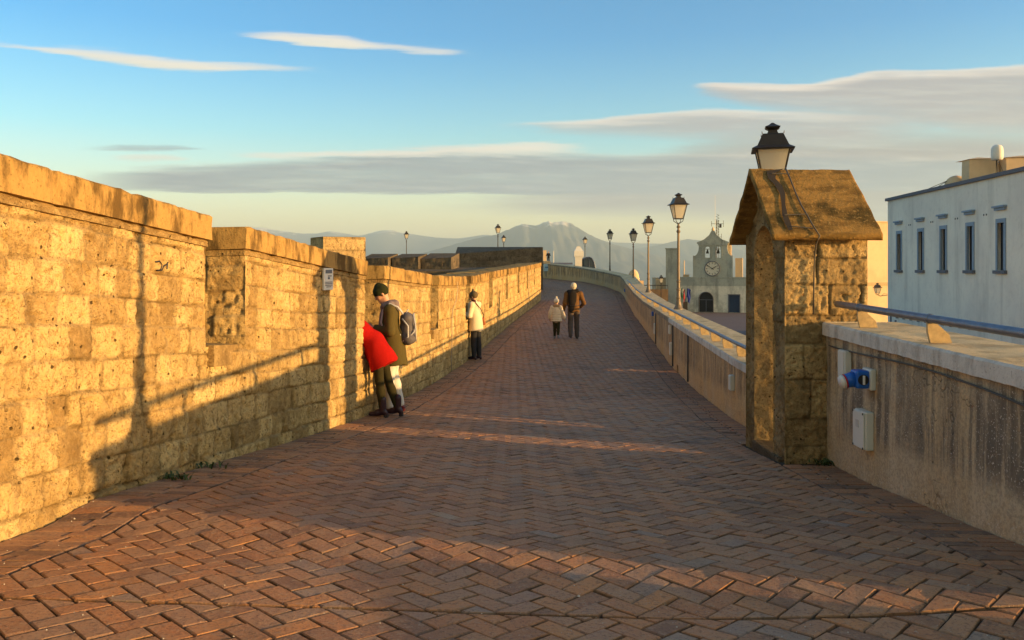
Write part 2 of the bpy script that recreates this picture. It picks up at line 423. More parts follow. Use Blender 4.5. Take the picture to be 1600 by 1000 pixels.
# end face of the parapet at the far end
fg = FG(); fg.grid(np.arange(0, TH, .06), np.linspace(0, SILL+.9, 30), lambda u: (1.63-u, 47.0+0*u), lambda u: u*0+G(47), lambda u: u*0+SILL+.9, (0, 1), make_blocks(5, -1, 3, 2.4)); child_fix(fg.fin('end_face', M_TUFFDARK, ramp))
mer = [(1.0, 6.62), (7.35, 11.0), (12.0, 15.5), (16.3, 19.8), (20.6, 24.2), (25.0, 28.6), (29.4, 33.0), (33.8, 37.4), (38.2, 41.8), (42.6, 47.0)]
def cope_piece(y0, y1, v0, v1, over, name, mat, parent, seed):
    """a row of coping stones as a slightly rough swept box"""
    step = .05 if y0 < 11 else .15
    ys = np.arange(y0-over, y1+over+step*.5, step); ys[-1] = y1+over
    prof = [(over, v0), (over, (v0+v1)/2), (over, v1-.015), (over-.015, v1), (-.3, v1+.0), (-TH/2, v1-.02), (-TH-over, v1-.06), (-TH-over, v0-.05)]
    V = []; A = []
    r = random.Random(seed); js = [y0-over]; 
    while js[-1] < y1: js.append(js[-1]+r.uniform(.55, .95))
    for y in ys:
        x = float(XL(y)); g = G(y); dj = min(abs(y-j) for j in js); jt = max(0, 1-dj/(.03 if step < .1 else .08))
        for k, (o, v) in enumerate(prof):
            nz = (vn(y*9, k*3.3, 4)-.5)*.014+(vn(y*31, k*5.3, 8)-.5)*.006
            V.append((x+o+(nz-.014*jt if k < 4 else 0), y, g+v+(nz*.6-.008*jt if 2 <= k <= 5 else 0)))
    n = len(prof); f = []
    for i in range(len(ys)-1):
        for k in range(n): f.append((i*n+k, (i+1)*n+k, (i+1)*n+(k+1) % n, i*n+(k+1) % n))
    f.append(tuple(range(n))); f.append(tuple((len(ys)-1)*n+k for k in range(n))[::-1])
    m = MB(); m.add(V, f); o = m.build(name, mat, parent); return child_fix(o)
for i, (a, b) in enumerate(mer):
    m = wall_part(a, b, SILL, WH-.055, 'merlon')
    c = cope_piece(a, b, WH-.052, WH, .012, 'string_course', M_TUFF, m, i)
    c.parent = m; c.matrix_parent_inverse = Matrix()
    c2 = cope_piece(a, b, WH+.003, WH+CP, .035, 'coping', M_COPE, m, i+40)
    for c in (c, c2): c.parent = m; c.matrix_parent_inverse = RM @ m.matrix_parent_inverse @ Matrix.Identity(4); 
# keep children simple: everything stays in world coordinates
for o in [ramp]+list(ramp.children_recursive):
    pass
bpy.context.view_layer.update()
for m in ramp.children:
    m.matrix_parent_inverse = RM.inverted()
    for c in m.children: c.matrix_parent_inverse = Matrix.Identity(4)
# sill stones of the first embrasures
m = MB()
for (a, b) in ((6.64, 7.33), (11.02, 11.98), (15.52, 16.28)):
    x = float(XL((a+b)/2)); g = G((a+b)/2)
    v = [(x+.02, a, G(a)+SILL-.16), (x+.02, b, G(b)+SILL-.16), (x+.02, b, G(b)+SILL+.012), (x+.02, a, G(a)+SILL+.012), (x-TH, a, g+SILL+.04), (x-TH, b, g+SILL+.04)]
    m.add(v, [(0, 1, 2, 3), (3, 2, 5, 4), (0, 3, 4), (1, 5, 2)])
child_fix(m.build('sill', M_TUFF, ramp))

# plaque, scribble, cables on the wall
def on_left(px, py):            # point on the inner face of the left wall behind a photo pixel
    k = (px-800)/F; lo, hi = 2., 47.
    for _ in range(50):
        mid = (lo+hi)/2
        if XL(mid)/mid < k: lo = mid
        else: hi = mid
    return Vector((float(XL(lo)), lo, (HZ-py)/F*lo))
p = on_left(509.5, 436)
pl = empty('info_plaque', p, 0, 'small white information plaque with dark lines screwed to the second merlon', 'sign')
d = Vector((.111, .994, 0)); nn = Vector((.994, -.111, 0))
MB().obox(nn*.02, d*.155, nn*.012, (0, 0, .125)).build('panel', M_WHITE, pl, bevel=.004)
m = MB()
m.obox(nn*.034+Vector((0, 0, .085)), d*.11, nn*.002, (0, 0, .02)); m.obox(nn*.034+d*.03+Vector((0, 0, .035)), d*.06, nn*.002, (0, 0, .006))
m.obox(nn*.034+Vector((0, 0, .01)), d*.03, nn*.002, (0, 0, .012))
for k in range(4): m.obox(nn*.034+Vector((0, 0, -.035-.018*k)), d*(.12 if k < 3 else .08), nn*.002, (0, 0, .0045))
m.build('printed_lines', plain('print_grey', (.12, .13, .16), .6), pl)
p = on_left(247, 416); q = on_left(262, 414)
m = MB(); s = .045
def gl(pts, base): m.tube([base+d*a+nn*.012+Vector((0, 0, b)) for a, b in pts], .006, 5)
gl([(-.06, .03), (0, .035), (.03, .01), (.01, -.025), (-.04, -.03), (.03, -.028), (.05, .0), (.085, .012), (.11, .03), (.10, -.02)], p)
tag(m.build('painted_scribble', M_BLACK), 'small black painted scribble on the first tuff merlon', 'graffiti')
def wall_cable(pts, label, r=.006, mat=M_CABLEL, name='cable'):
    c = MB().tube([on_left(*q)+nn*(.03) for q in pts], r, 6).build(name, mat, None, True); tag(c, label, 'cable')
wall_cable([(712, 440), (713, 452), (711, 468), (705, 485), (704, 505), (704, 530), (703, 560), (704, 588)], 'thin pale cable hanging down the left wall before the standing woman', .009, M_CABLEL)
wall_cable([(826, 423), (826, 440), (825, 458), (824, 478)], 'thin pale cable down the far end of the left wall', .012, M_CABLEL)

# ------------------------------------------------------------------ WALKWAY of herringbone bricks
def clip(poly, p, n):            # keep side where (x-p).n >= 0
    out = []
    for i in range(len(poly)):
        a = poly[i]; b = poly[(i+1) % len(poly)]
        da = (a[0]-p[0])*n[0]+(a[1]-p[1])*n[1]; db = (b[0]-p[0])*n[0]+(b[1]-p[1])*n[1]
        if da >= 0: out.append(a)
        if da*db < 0:
            t = da/(da-db); out.append((a[0]+(b[0]-a[0])*t, a[1]+(b[1]-a[1])*t))
    return out
def area(p): return abs(sum(p[i][0]*p[(i+1) % len(p)][1]-p[(i+1) % len(p)][0]*p[i][1] for i in range(len(p))))/2
bm_v = []; bm_f = []; bm_t = []; bm_e = []
BRND = random.Random(3)
def uneven(x, y):
    q = y-(4.28-.32*(x-.17)); t = min(1, max(0, (q+.55)/.6)); t = t*t*(3-2*t)      # added swell and cross fall tilt the bricks into the low sun
    if q > .05: t *= max(0., 1-(q-.05)/3.)
    return float((vn(x*.55, y*.55, 40)-.5)*.035+(vn(x*1.7, y*1.7, 44)-.5)*.012)+.066*t-.036*min(.7, x-(float(XL(min(y, 47)))+float(XR(max(0, min(y, 70)))))/2)*max(0., min(1., (45-y)/8))
def put_brick(poly, big=True, tone=None):
    if len(poly) < 3 or area(poly) < .00025: return
    cx = sum(p[0] for p in poly)/len(poly); cy = sum(p[1] for p in poly)/len(poly)
    n = len(bm_v)
    near = cy < 14
    far = BRND.random
    dz = (BRND.random()-.5)*(.005 if near else .007); tx = (BRND.random()-.5)*.03; ty = (BRND.random()-.5)*.03
    if BRND.random() < .012: dz -= .006
    if tone is None:
        tone = .12+.8*BRND.random()
        if BRND.random() < .03: tone = BRND.random()
    k = len(poly); g0 = .0035; bv = .007
    rings = ((g0, -.02, 1.), (g0, -.006, .75), (g0+bv, 0., .0)) if near else ((g0, -.015, 1.), (g0+bv, 0., .2))
    for (ins, zz, e) in rings:
        for (x, y) in poly:
            dx, dy = cx-x, cy-y; L = math.hypot(dx, dy)+1e-6; s = min(.45, ins*1.35/L)
            jx = (BRND.random()-.5)*.007 if near else 0
            X, Y2 = x+dx*s+jx, y+dy*s-jx
            bm_v.append((X, Y2, G(Y2)+uneven(X, Y2)+dz+zz+(X-cx)*tx+(Y2-cy)*ty)); bm_t.append(tone); bm_e.append(e)
    for r_ in range(len(rings)-1):
        for i in range(k): bm_f.append((n+r_*k+i, n+r_*k+(i+1) % k, n+(r_+1)*k+(i+1) % k, n+(r_+1)*k+i))
    bm_f.append(tuple(n+(len(rings)-1)*k+i for i in range(k)))
W_ = .106; c45 = math.sqrt(.5); BORD = .46
JY = 3.5
def rot(x, y): return ((x-y)*c45, (x+y)*c45)
N = int(75/W_)
for i in range(-N, N):
    for j in range(-N, N):
        c = (i-j) % 4
        if c not in (0, 3): continue
        X0, Y0 = rot((i+.5)*W_, (j+.5)*W_)
        if Y0 < 2.3 or Y0 > 69.5: continue
        lx = float(XL(Y0))+BORD if Y0 < 47 else -9
        rx = float(XR(Y0))-BORD
        if Y0 > 66: rx += .0
        if X0 < lx-.3 or X0 > rx+.3: continue
        if c == 0: P4 = [(i, j), (i+2, j), (i+2, j+1), (i, j+1)]
        else: P4 = [(i, j), (i+1, j), (i+1, j+2), (i, j+2)]
        poly = [rot(a*W_, b*W_) for a, b in P4]
        poly = clip(poly, (lx, Y0), (1, -(float(XL(Y0+.1))-float(XL(Y0)))/.1 if Y0 < 46 else 0))
        if poly: poly = clip(poly, (rx, Y0), (-1, (float(XR(Y0+.1))-float(XR(Y0)))/.1))
        # the straight joint that crosses the walkway near the camera
        if poly and 3.0 < Y0 < 4.0:
            jy = JY+.01*X0
            for pp in (clip(poly, (X0, jy+.009), (0, 1)), clip(poly, (X0, jy-.009), (0, -1))):
                if pp: put_brick(pp)
            poly = None
        if poly: put_brick(poly)
for side in (0, 1):
    y = 2.3
    while y < (47 if side == 0 else 64):
        w = .104
        fx = XL if side == 0 else XR
        if side == 1 and 7.6 < y < 9.05: y += w; continue
        a = float(fx(y)); b = float(fx(y+w))
        sk = .05*(1 if side == 0 else -1)
        off = BRND.random()*.03
        cuts = [0, .2+off, BORD-.006] if int(y/w) % 2 else [0, .26+off, BORD-.006]
        for k in range(2):
            c0, c1 = cuts[k]+.004, cuts[k+1]
            if side == 0: put_brick([(a+c0, y+sk*c0/.5), (a+c1, y+sk*c1/.5), (b+c1, y+w+sk*c1/.5), (b+c0, y+w+sk*c0/.5)], tone=BRND.random()*.75)
            else: put_brick([(a-c1, y), (a-c0, y), (b-c0, y+w), (b-c1, y+w)], tone=BRND.random()*.55)
        y += w
m = MB(); m.v = bm_v; m.f = bm_f
wk = m.build('walkway', M_BRICK, None, False, {'tone': bm_t, 'edge': bm_e}); tag(wk, kind='structure')
# bedding sand under the bricks and everything behind the camera
m = MB(); ys = list(np.arange(2.28, 9, .12))+list(np.arange(9, 71, .35)); V = []; Fc = []; NX = 30
for y in ys:
    l = float(XL(min(max(y, -6), 47)))-.1 if y < 47.3 else -12; r = float(XR(max(0, min(y, 70.4))))+.15
    r = float(XR(2.4))+.15 if y < 2.4 else r
    for k in range(NX+1):
        x = l+(r-l)*k/NX
        V.append((x, y, G(max(-6, y))+uneven(x, y)-.016))
for i in range(len(ys)-1):
    for k in range(NX): a = i*(NX+1)+k; Fc.append((a, a+1, a+NX+2, a+NX+1))
m.add(V, Fc); tag(m.build('path', M_MORT, None, True), kind='structure')
sheet_pts = [(-5, -12, G(-6)+.3), (9, -12, G(-6)+.3), (9, 2.34, G(2.34)-.03), (-5, 2.34, G(2.34)-.03)]
tag(MB().add(sheet_pts, [(0, 1, 2, 3)]).build('path', M_BACK), kind='structure')
# loose grit and crumbs of mortar
m = MB(); r = random.Random(5)
for k in range(600):
    y = 2.6+r.random()**1.6*14; l = float(XL(y)); rr = float(XR(y)); t = r.random()
    x = l+.04+(rr-l-.1)*(t if r.random() < .6 else (t**6 if r.random() < .5 else 1-t**5)); s = r.uniform(.0015, .0045)*(1+.8*(r.random() < .06))
    z = G(y)+uneven(x, y)+.004
    vs = [(x+s*r.uniform(.6, 1.3)*a, y+s*r.uniform(.6, 1.3)*b, z+s*c) for a, b, c in ((1, 0, 0), (-1, 0, 0), (0, 1, 0), (0, -1, 0), (0, 0, 1), (0, 0, -.5))]
    m.add(vs, [(0, 2, 4), (2, 1, 4), (1, 3, 4), (3, 0, 4), (2, 0, 5), (1, 2, 5), (3, 1, 5), (0, 3, 5)])
tag(m.build('gravel', plain('pale_grit', (.5, .46, .4), .9)), 'pale grit and crumbs of mortar scattered over the brick paving', 'gravel', kind='stuff')
# weeds at the foot of the walls
def weed(x, y, n, label, s=1):
    m = MB(); z = G(y)+uneven(x, y)
    for k in range(n):
        a = r.random()*6.28; L = r.uniform(.03, .075)*s; w = .006*s; bx, by = x+r.gauss(0, .06)*s, y+r.gauss(0, .05)*s
        dx, dy = math.cos(a), math.sin(a)
        m.add([(bx-dy*w, by+dx*w, z-.005), (bx+dy*w, by-dx*w, z-.005), (bx+dx*L*.45+dy*w*1.5, by+dy*L*.45-dx*w*1.5, z+L*.5), (bx+dx*L*.45-dy*w*1.5, by+dy*L*.45+dx*w*1.5, z+L*.5), (bx+dx*L, by+dy*L, z+L*.55)], [(0, 1, 2, 3), (3, 2, 4)])
    o = m.build('weed_tuft', M_WEED); tag(o, label, 'weed', 'weeds at the foot of the walls')
M_WEED = plain('weed_green', (.06, .09, .02), .7, 0, .4, 20, 0)
for px, py, n, lab in ((262, 778, 40, 'larger green weed tuft at the foot of the left wall, nearest the camera'), (312, 757, 30, 'smaller green weed tuft at the foot of the left wall, behind the larger one')):
    Y = 1.2*F/(py-518); weed((px-800)/F*Y+.05, Y, n, lab)
weed(2.86, 7.6, 50, 'low green weeds in the corner between sentry box and right wall')

# ------------------------------------------------------------------ RIGHT WALLS
def sweep(m, pts, prof, caps=True):
    """pts: (x,y,z); prof: (off to the outside (right), height) closed"""
    P = [Vector(p) for p in pts]; n = len(prof); V = []
    for i, p in enumerate(P):
        d = (P[min(i+1, len(P)-1)]-P[max(i-1, 0)]); d.z = 0; d.normalize(); nr = Vector((d.y, -d.x, 0))
        for o, h in prof: V.append(p+nr*o+Vector((0, 0, h)))
    f = []
    for i in range(len(P)-1):
        for k in range(n): f.append((i*n+k, i*n+(k+1) % n, (i+1)*n+(k+1) % n, (i+1)*n+k))
    if caps: f.append(tuple(range(n))[::-1]); f.append(tuple((len(P)-1)*n+k for k in range(n)))
    m.add(V, f); return m
FLAT = (np.array([0, 5.]), [np.array([-99, 999.])]*2, np.full((3, 2, 4000), .5))
# near wall
zin = lambda y: np.interp(y, [3.3, 4.63, 7.73], [-.585, -.54, -.49])
rw = empty('parapet_wall', (2.85, 3.3, G(3.3)), 0, 'low streaky stained plaster wall at the right edge, between camera and sentry box', 'wall')
RWI = Matrix.Translation(rw.location).inverted()
def wchild(o, M=RWI): o.matrix_parent_inverse = M; return o
SLITS = [(9.93, 10.06, .12, .46), (10.16, 10.29, .12, .46), (18.5, 18.85, -.3, .13)]   # ya, yb, sill, lintel above the ground
def plaster_face(y0, y1, topz, mat, parent, M, r, name='wall_face', thick=.6, zlow=-6.2, slits=()):
    fg = FG(); us = np.arange(y0, y1+r*.5, r); us[-1] = y1
    nv = int(1.3/r)
    T = np.linspace(0, 1, nv); U, TT = np.meshgrid(us, T)
    top = topz(U); base = Gn(U)-.14; Z = base+TT*(top-base); H = Z-Gn(U)
    dsp = (fbm(U*2.2, H*2.2, 50)-.47)*.03+(fbm(U*11, H*11, 53)-.47)*.012+(fbm(U*38, H*38, 57, 3)-.44)*.006
    dsp -= np.clip((vn(U*1.3, H*1.6, 61)-.62)*6, 0, 1)*(.008+.006*vn(U*25, H*25, 3))
    co = np.stack([XR(U)-dsp, U, Z], -1).reshape(-1, 3)
    I = np.arange(len(us)*nv).reshape(nv, len(us)); q = np.stack([I[:-1, :-1], I[1:, :-1], I[1:, 1:], I[:-1, 1:]], -1).reshape(-1, 4)
    if slits:
        uc = (U[:-1, :-1]+U[1:, 1:])/2; hc = (H[:-1, :-1]+H[1:, 1:])/2; dr = np.zeros_like(uc, bool)
        for a, b_, s0, s1 in slits: dr |= (uc > a) & (uc < b_) & (hc > s0) & (hc < s1)
        q = q[~dr.reshape(-1)]
    fg.arr(co, q); fg.A['v'] = H.reshape(-1).tolist(); fg.A['tone'] = [.5]*len(fg.v); fg.A['joint'] = [0]*len(fg.v)
    V = []; f = []
    cuts = []; y = y0
    for a, b_, s0, s1 in slits: cuts += [(y, a, None, None), (a, b_, None, s0), (a, b_, s1, None)]; y = b_
    cuts.append((y, y1, None, None)); sk = -.32*thick if slits else 0
    for ya, yb, lo_, hi_ in cuts:
        if hi_ is not None and hi_ < -.2: continue
        n0 = len(V); ys = list(np.linspace(ya, yb, max(2, int((yb-ya)/.6))))
        for y in ys:
            x = float(XR(y)); tz = float(topz(y)); g = G(y); up = .1*thick
            z1i, z1o = (tz, tz) if hi_ is None else (g+hi_, g+hi_+up)
            z0i, z0o = (zlow, zlow) if lo_ is None else (g+lo_, g+lo_+up)
            ys_ = y+(sk if y > y0+.01 and y < y1-.01 else 0)
            V += [(x+.02, y, z1i), (x+thick, ys_, z1o), (x+thick+.02, ys_, z0o), (x+.03, y, z0i)]
        for i in range(len(ys)-1):
            a = n0+4*i
            for k in range(4): f.append((a+k, a+(k+1) % 4, a+4+(k+1) % 4, a+4+k))
        f.append((n0+3, n0+2, n0+1, n0)); f.append(tuple(n0+4*(len(ys)-1)+k for k in range(4)))
    fg.add(V, f); fg.pad(); fg.A['v'][-len(V):] = [.8]*len(V)
    return wchild(fg.fin(name, mat, parent), M)
plaster_face(3.42, 7.715, lambda y: zin(y)-.12, M_PLAST, rw, RWI, .018)
def rough_cope(y0, y1, topz, h, t_in, t_out, mat, topmat, parent, M, step=.05):
    ys = np.arange(y0, y1+step*.5, step); ys[-1] = y1; V = []; f = []; prof = []
    for y in ys:
        x = float(XR(y)); z = float(topz(y))
        a = (vn(y*7, 3.1, 5)-.5)*.012; b = (vn(y*23, 1.1, 6)-.5)*.008; chip = max(0., float(vn(y*5, 7.7, 8))-.8)*.09
        V += [(x-t_in+a, y, z-h+b), (x-t_in+a+chip*.3, y, z-.018-chip+b), (x-t_in+.016+chip, y, z-.002+b*.5)]
    n = 3
    for i in range(len(ys)-1):
        for k in range(n-1): f.append((i*n+k, i*n+k+1, (i+1)*n+k+1, (i+1)*n+k))
    k0 = len(V)
    for y in ys: x = float(XR(y)); V.append((x+.2, y, float(topz(y))-h))
    for i in range(len(ys)-1): f.append((i*n, (i+1)*n, k0+i+1, k0+i))
    # end caps of fascia
    m1 = MB(); m1.add(V, f); e = []
    for i in (0, len(ys)-1):
        a = V[i*n]; b = V[i*n+2]; x = a[0]; m1.add([a, V[i*n+1], b, (x+t_out+t_in, a[1], b[2]-.002), (x+t_out+t_in, a[1], a[2])], [(0, 1, 2, 3, 4) if i else (4, 3, 2, 1, 0)])
    # outer fascia
    V2 = []; 
    for y in ys: x = float(XR(y))+t_out; z = float(topz(y)); V2 += [(x, y, z-h), (x, y, z-.002)]
    m1.add(V2, [(2*i, 2*i+2, 2*i+3, 2*i+1) for i in range(len(ys)-1)])
    o = wchild(m1.build('coping', mat, parent, False), M)
    # worn top surface
    m2 = MB(); W = 10; V3 = []
    for i, y in enumerate(ys):
        a = Vector(V[i*n+2]); b = Vector((float(XR(y))+t_out, y, float(topz(y))-.002))
        for k in range(W+1):
            q = a.lerp(b, k/W); q.z += (vn(q.x*6, q.y*6, 71)-.5)*.014*(1 if 0 < k < W else 0); V3.append(q)
    m2.add(V3, [(i*(W+1)+k, i*(W+1)+k+1, (i+1)*(W+1)+k+1, (i+1)*(W+1)+k) for i in range(len(ys)-1) for k in range(W)])
    wchild(m2.build('coping_top', topmat, parent, True), M)
rough_cope(3.40, 7.71, zin, .12, .045, .64, M_COPER, M_TOP, rw, RWI)
# unseen low kerb, added to shade the near bricks on the right
st = empty('shade_kerb', (2.8, 2.7, G(2.7)), 0, 'added low kerb outside the right edge, casting shade on the near bricks', 'wall')
m = MB(); m.box(2.80, 3.4, -9, 3.0, -6.2, G(3)+.34); wchild(m.build('wall_body', M_PLAST, st), Matrix.Translation(st.location).inverted())
# far wall behind the sentry box, with two light slits and one scupper
ztop = lambda y: np.interp(y, [9, 10.6, 20, 30, 37, 47, 52, 57, 62, 67, 70.5], [-1.2, -1.21, -1.2, -1.17, -1.05, -.80, -.46, -.24, .06, .45, .60])
fw = empty('parapet_wall', (3, 10, G(10)), 0, 'long low ochre plaster wall with worn coping, right of the walkway beyond the sentry box', 'wall')
FWI = Matrix.Translation(fw.location).inverted()
plaster_face(9.02, 20.4, lambda y: ztop(y)-.11, M_PLASTF, fw, FWI, .035, thick=.8, slits=SLITS)
plaster_face(20.4, 66.8, lambda y: ztop(y)-.11, M_PLASTF, fw, FWI, .08, thick=.8)
rough_cope(9.02, 20.4, ztop, .11, .04, .84, M_COPER, M_TOP, fw, FWI, .1)
rough_cope(20.4, 66.8, ztop, .11, .03, .84, M_COPEF, M_TOP, fw, FWI, .2)
m = MB()
for i in range(5): pass
sweep(m, [(float(XR(y)), y, G(y)) for y in (66.7, 67.5, 68.3, 69, 69.5, 70, 70.4)], [(0, -.1), (.8, -3), (.8, 1.36), (0, 1.36)])
wchild(m.build('wall_bend', M_PLASTF, fw), FWI)

# vertical pipes / joints down the far wall
def on_right(px, py, out=0.):
    k = (px-800)/F; lo, hi = 3., 50.
    for _ in range(50):
        mid = (lo+hi)/2
        if XR(mid)/mid > k: lo = mid
        else: hi = mid
    return Vector((float(XR(lo))-out, lo, (HZ-py)/F*lo))

# ------------------------------------------------------------------ HANDRAILS
def handrail(y0, y1, zf, brs, label, rr=.03, start_bend=True):
    root = empty('handrail', (float(XR(y0)), y0, float(zf(y0))), 0, label, 'handrail')
    M = Matrix.Translation(root.location).inverted()
    ys = np.linspace(y0, y1, 30)
    pts = [(float(XR(y))+.06, y, float(zf(y))+.17) for y in ys]
    m = MB(); m.tube(pts, rr, 12)
    m.build('pipe', M_STEEL, root, True).matrix_parent_inverse = M
    if y1 < 12:
        for y in brs:
            MB().tube([(float(XR(y+e))+.06, y+e, float(zf(y+e))+.17) for e in (-.02, .02)], rr*1.16, 12).build('pipe_collar', M_STEEL, root, True).matrix_parent_inverse = M
    for y in brs:
        x = float(XR(y))+.06; z = float(zf(y))
        m = MB(); w = .012
        v = []
        for sx in (-w, w):
            v += [(x-.02+sx*0, y+sx, z+.15), (x+.03, y+sx, z+.15), (x+.13, y+sx, z+.06), (x+.15, y+sx, z), (x+.0, y+sx, z), (x-.02, y+sx, z+.08)]
        n = 6
        m.add(v, [tuple(range(n))[::-1], tuple(range(n, 2*n))]+[(k, (k+1) % n, n+(k+1) % n, n+k) for k in range(n)])
        m.build('bracket', M_FIN, root).matrix_parent_inverse = M
handrail(3.44, 7.62, zin, [4.55, 5.85, 7.1], 'grey steel pipe handrail on the stained near wall, right of the sentry box')
handrail(9.15, 47, ztop, [9.5, 10.5, 11.5, 12.7, 13.9, 15.2, 16.6, 18, 19.6, 21.2, 23, 26, 29, 32, 36, 40, 44], 'long grey pipe handrail on the far ochre wall behind the sentry box', .026)

# ------------------------------------------------------------------ SENTRY BOX
sb = empty('sentry_box', (2.9, 8.35, G(8.35)), 0, 'small gabled yellow tuff sentry box with arched doorway beside the walkway', 'sentry box')
SBI = Matrix.Translation(sb.location).inverted()
x0, x1, y0, y1 = 2.53, 3.30, 7.72, 9.0
zb = -1.98; ez = .33; ridge = .93; ym = (y0+y1)/2
H0 = ez-zb
fg = FG(); R_ = .012
BB = make_blocks(77, -1, 4, 3.2, (.24, .36), (.25, .55))
oy0, oy1 = 8.08, 8.70; ocy = (oy0+oy1)/2; orad = (oy1-oy0)/2; zsp = .12
def arch_drop(o0, o1, spring, sill):
    c = (o0+o1)/2; rr = (o1-o0)/2
    return lambda u, v: ((u > o0) & (u < o1) & (v > sill) & (v < spring)) | (((u-c)**2+(v-spring)**2 < rr*rr) & (v >= spring))
gab = lambda u: H0+(ridge-ez)*(1-np.abs(u-ym)/((y1-y0)/2))
us = np.arange(y0, y1+.001, R_)
nv = np.linspace(0, 2.9, int(2.9/R_))
fg.grid(us, nv, lambda u: (x0+0*u, u), lambda u: u*0+zb, gab, (-1, 0), BB, drop=arch_drop(oy0, oy1, zsp-zb, .12), flip=True)
us2 = np.arange(x0, x1+.001, R_)
nv2 = np.linspace(0, H0+.05, int((H0)/R_))
fg.grid(us2, nv2, lambda u: (u, y0+0*u), lambda u: u*0+zb, lambda u: u*0+H0+.05, (0, -1), make_blocks(78, 0, 5, 3, (.24, .36), (.25, .5)), amp=.9, flip=False)
us3 = np.arange(y0, y1+.001, .05)
fg.grid(us3, np.linspace(0, 2.9, 50), lambda u: (x1+0*u, u), lambda u: u*0+zb, gab, (1, 0), BB, drop=arch_drop(7.86, 8.48, zsp-zb, .12))
fg.grid(np.arange(x0, x1+.001, .05), np.linspace(0, H0+.05, 50), lambda u: (u, y1+0*u), lambda u: u*0+zb, lambda u: u*0+H0+.05, (0, 1), BB, flip=True)
def reveal(xa, xb, o0, o1, spring, sill):
    c = (o0+o1)/2; rr = (o1-o0)/2+.004; V = []; pts = [(c-rr, sill)]
    for k in range(0, 25): a = math.pi-math.pi*k/24; pts.append((c+rr*math.cos(a), spring+rr*math.sin(a)))
    pts.append((c+rr, sill))
    NN = 40
    fine = []
    for i in range(len(pts)-1):
        seg = 60 if abs(pts[i+1][0]-pts[i][0]) < 1e-6 else 2
        for k in range(seg): t = k/seg; fine.append((pts[i][0]+(pts[i+1][0]-pts[i][0])*t, pts[i][1]+(pts[i+1][1]-pts[i][1])*t))
    fine.append(pts[-1])
    for j in range(NN+1):
        x = xa+(xb-xa)*j/NN
        for i, (yy, zz) in enumerate(fine):
            nz = (float(fbm(x*12, zz*7+yy*5, 9))-.47)*.03*(1 if 0 < j < NN else .3)
            V.append((x, yy+(nz if yy < c else -nz)*.6-.22*j/NN, zz+nz*.4))
    n = len(fine)
    fg.add(V, [(j*n+i, j*n+i+1, (j+1)*n+i+1, (j+1)*n+i) for j in range(NN) for i in range(n-1)]); fg.pad()
reveal(x0+.005, x1-.005, oy0, oy1, zsp, zb+.1)
o = fg.fin('wall', M_BOXST, sb); o.matrix_parent_inverse = SBI
m = MB(); m.box(x0-.02, x1-.02, oy0-.24, oy1+.02, zb-.3, G(8.4)+.05)
o = m.build('threshold', M_TUFFDARK, sb, bevel=.015); o.matrix_parent_inverse = SBI
# roof: two rough stone slabs
def roof_slab(sgn, name):
    m = MB(); nx, ny = 50, 46; V = []
    for side in (1, -1):
        for i in range(nx+1):
            for j in range(ny+1):
                x = 2.385+(3.395-2.385)*i/nx; t = j/ny
                y = ym+sgn*t*.755; z = 1.0-t*(1.0-.315)
                nz = (float(fbm(x*4, t*3, 30))-.47)*.02+(float(vn(x*30, t*22, 33))-.5)*.006
                edge = (float(vn(x*9, sgn*2.2, 36))-.5)*.016 if j == ny else 0
                off = 0 if side == 1 else -.055
                V.append((x+((float(vn(t*9, i*1., 37))-.5)*.014 if i in (0, nx) else 0), y+sgn*edge, z+(nz if side == 1 else 0)+off))
    n = (nx+1)*(ny+1); f = []
    def q(a, b, c, d): f.append((a, b, c, d) if sgn < 0 else (d, c, b, a))
    I = lambda i, j: i*(ny+1)+j
    for i in range(nx):
        for j in range(ny):
            q(I(i, j+1), I(i+1, j+1), I(i+1, j), I(i, j)); q(n+I(i, j), n+I(i+1, j), n+I(i+1, j+1), n+I(i, j+1))
    for i in range(nx): q(n+I(i, ny), n+I(i+1, ny), I(i+1, ny), I(i, ny))
    for j in range(ny):
        q(I(0, j), n+I(0, j), n+I(0, j+1), I(0, j+1)); q(I(nx, j+1), n+I(nx, j+1), n+I(nx, j), I(nx, j))
    m.add(V, f); o = m.build(name, M_ROOF, sb, True); o.matrix_parent_inverse = SBI
    return o
roof_slab(-1, 'roof_slab'); roof_slab(1, 'roof_slab')
def rp(px, py, lift=.012):
    lift += .008      # point on the near roof slope behind a photo pixel
    # z = 1 - (ym-y)/.755*.685 ; z=(HZ-py)/F*y
    k = (HZ-py)/F; s = .685/.755
    y = (1-s*ym)/(k-s); return Vector(((px-800)/F*y, y, k*y+lift))
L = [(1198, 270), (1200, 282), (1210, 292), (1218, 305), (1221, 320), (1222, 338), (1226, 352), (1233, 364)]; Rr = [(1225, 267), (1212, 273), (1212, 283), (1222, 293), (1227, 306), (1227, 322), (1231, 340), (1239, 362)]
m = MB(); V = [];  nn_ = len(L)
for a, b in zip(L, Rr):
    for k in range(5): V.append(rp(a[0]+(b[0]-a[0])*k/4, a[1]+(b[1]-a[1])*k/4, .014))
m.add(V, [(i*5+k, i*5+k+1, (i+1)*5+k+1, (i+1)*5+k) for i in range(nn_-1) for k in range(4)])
o = m.build('dark_streak', M_DSTRIP, sb, True); o.matrix_parent_inverse = SBI  # dark wavy strip laid over the near roof slope
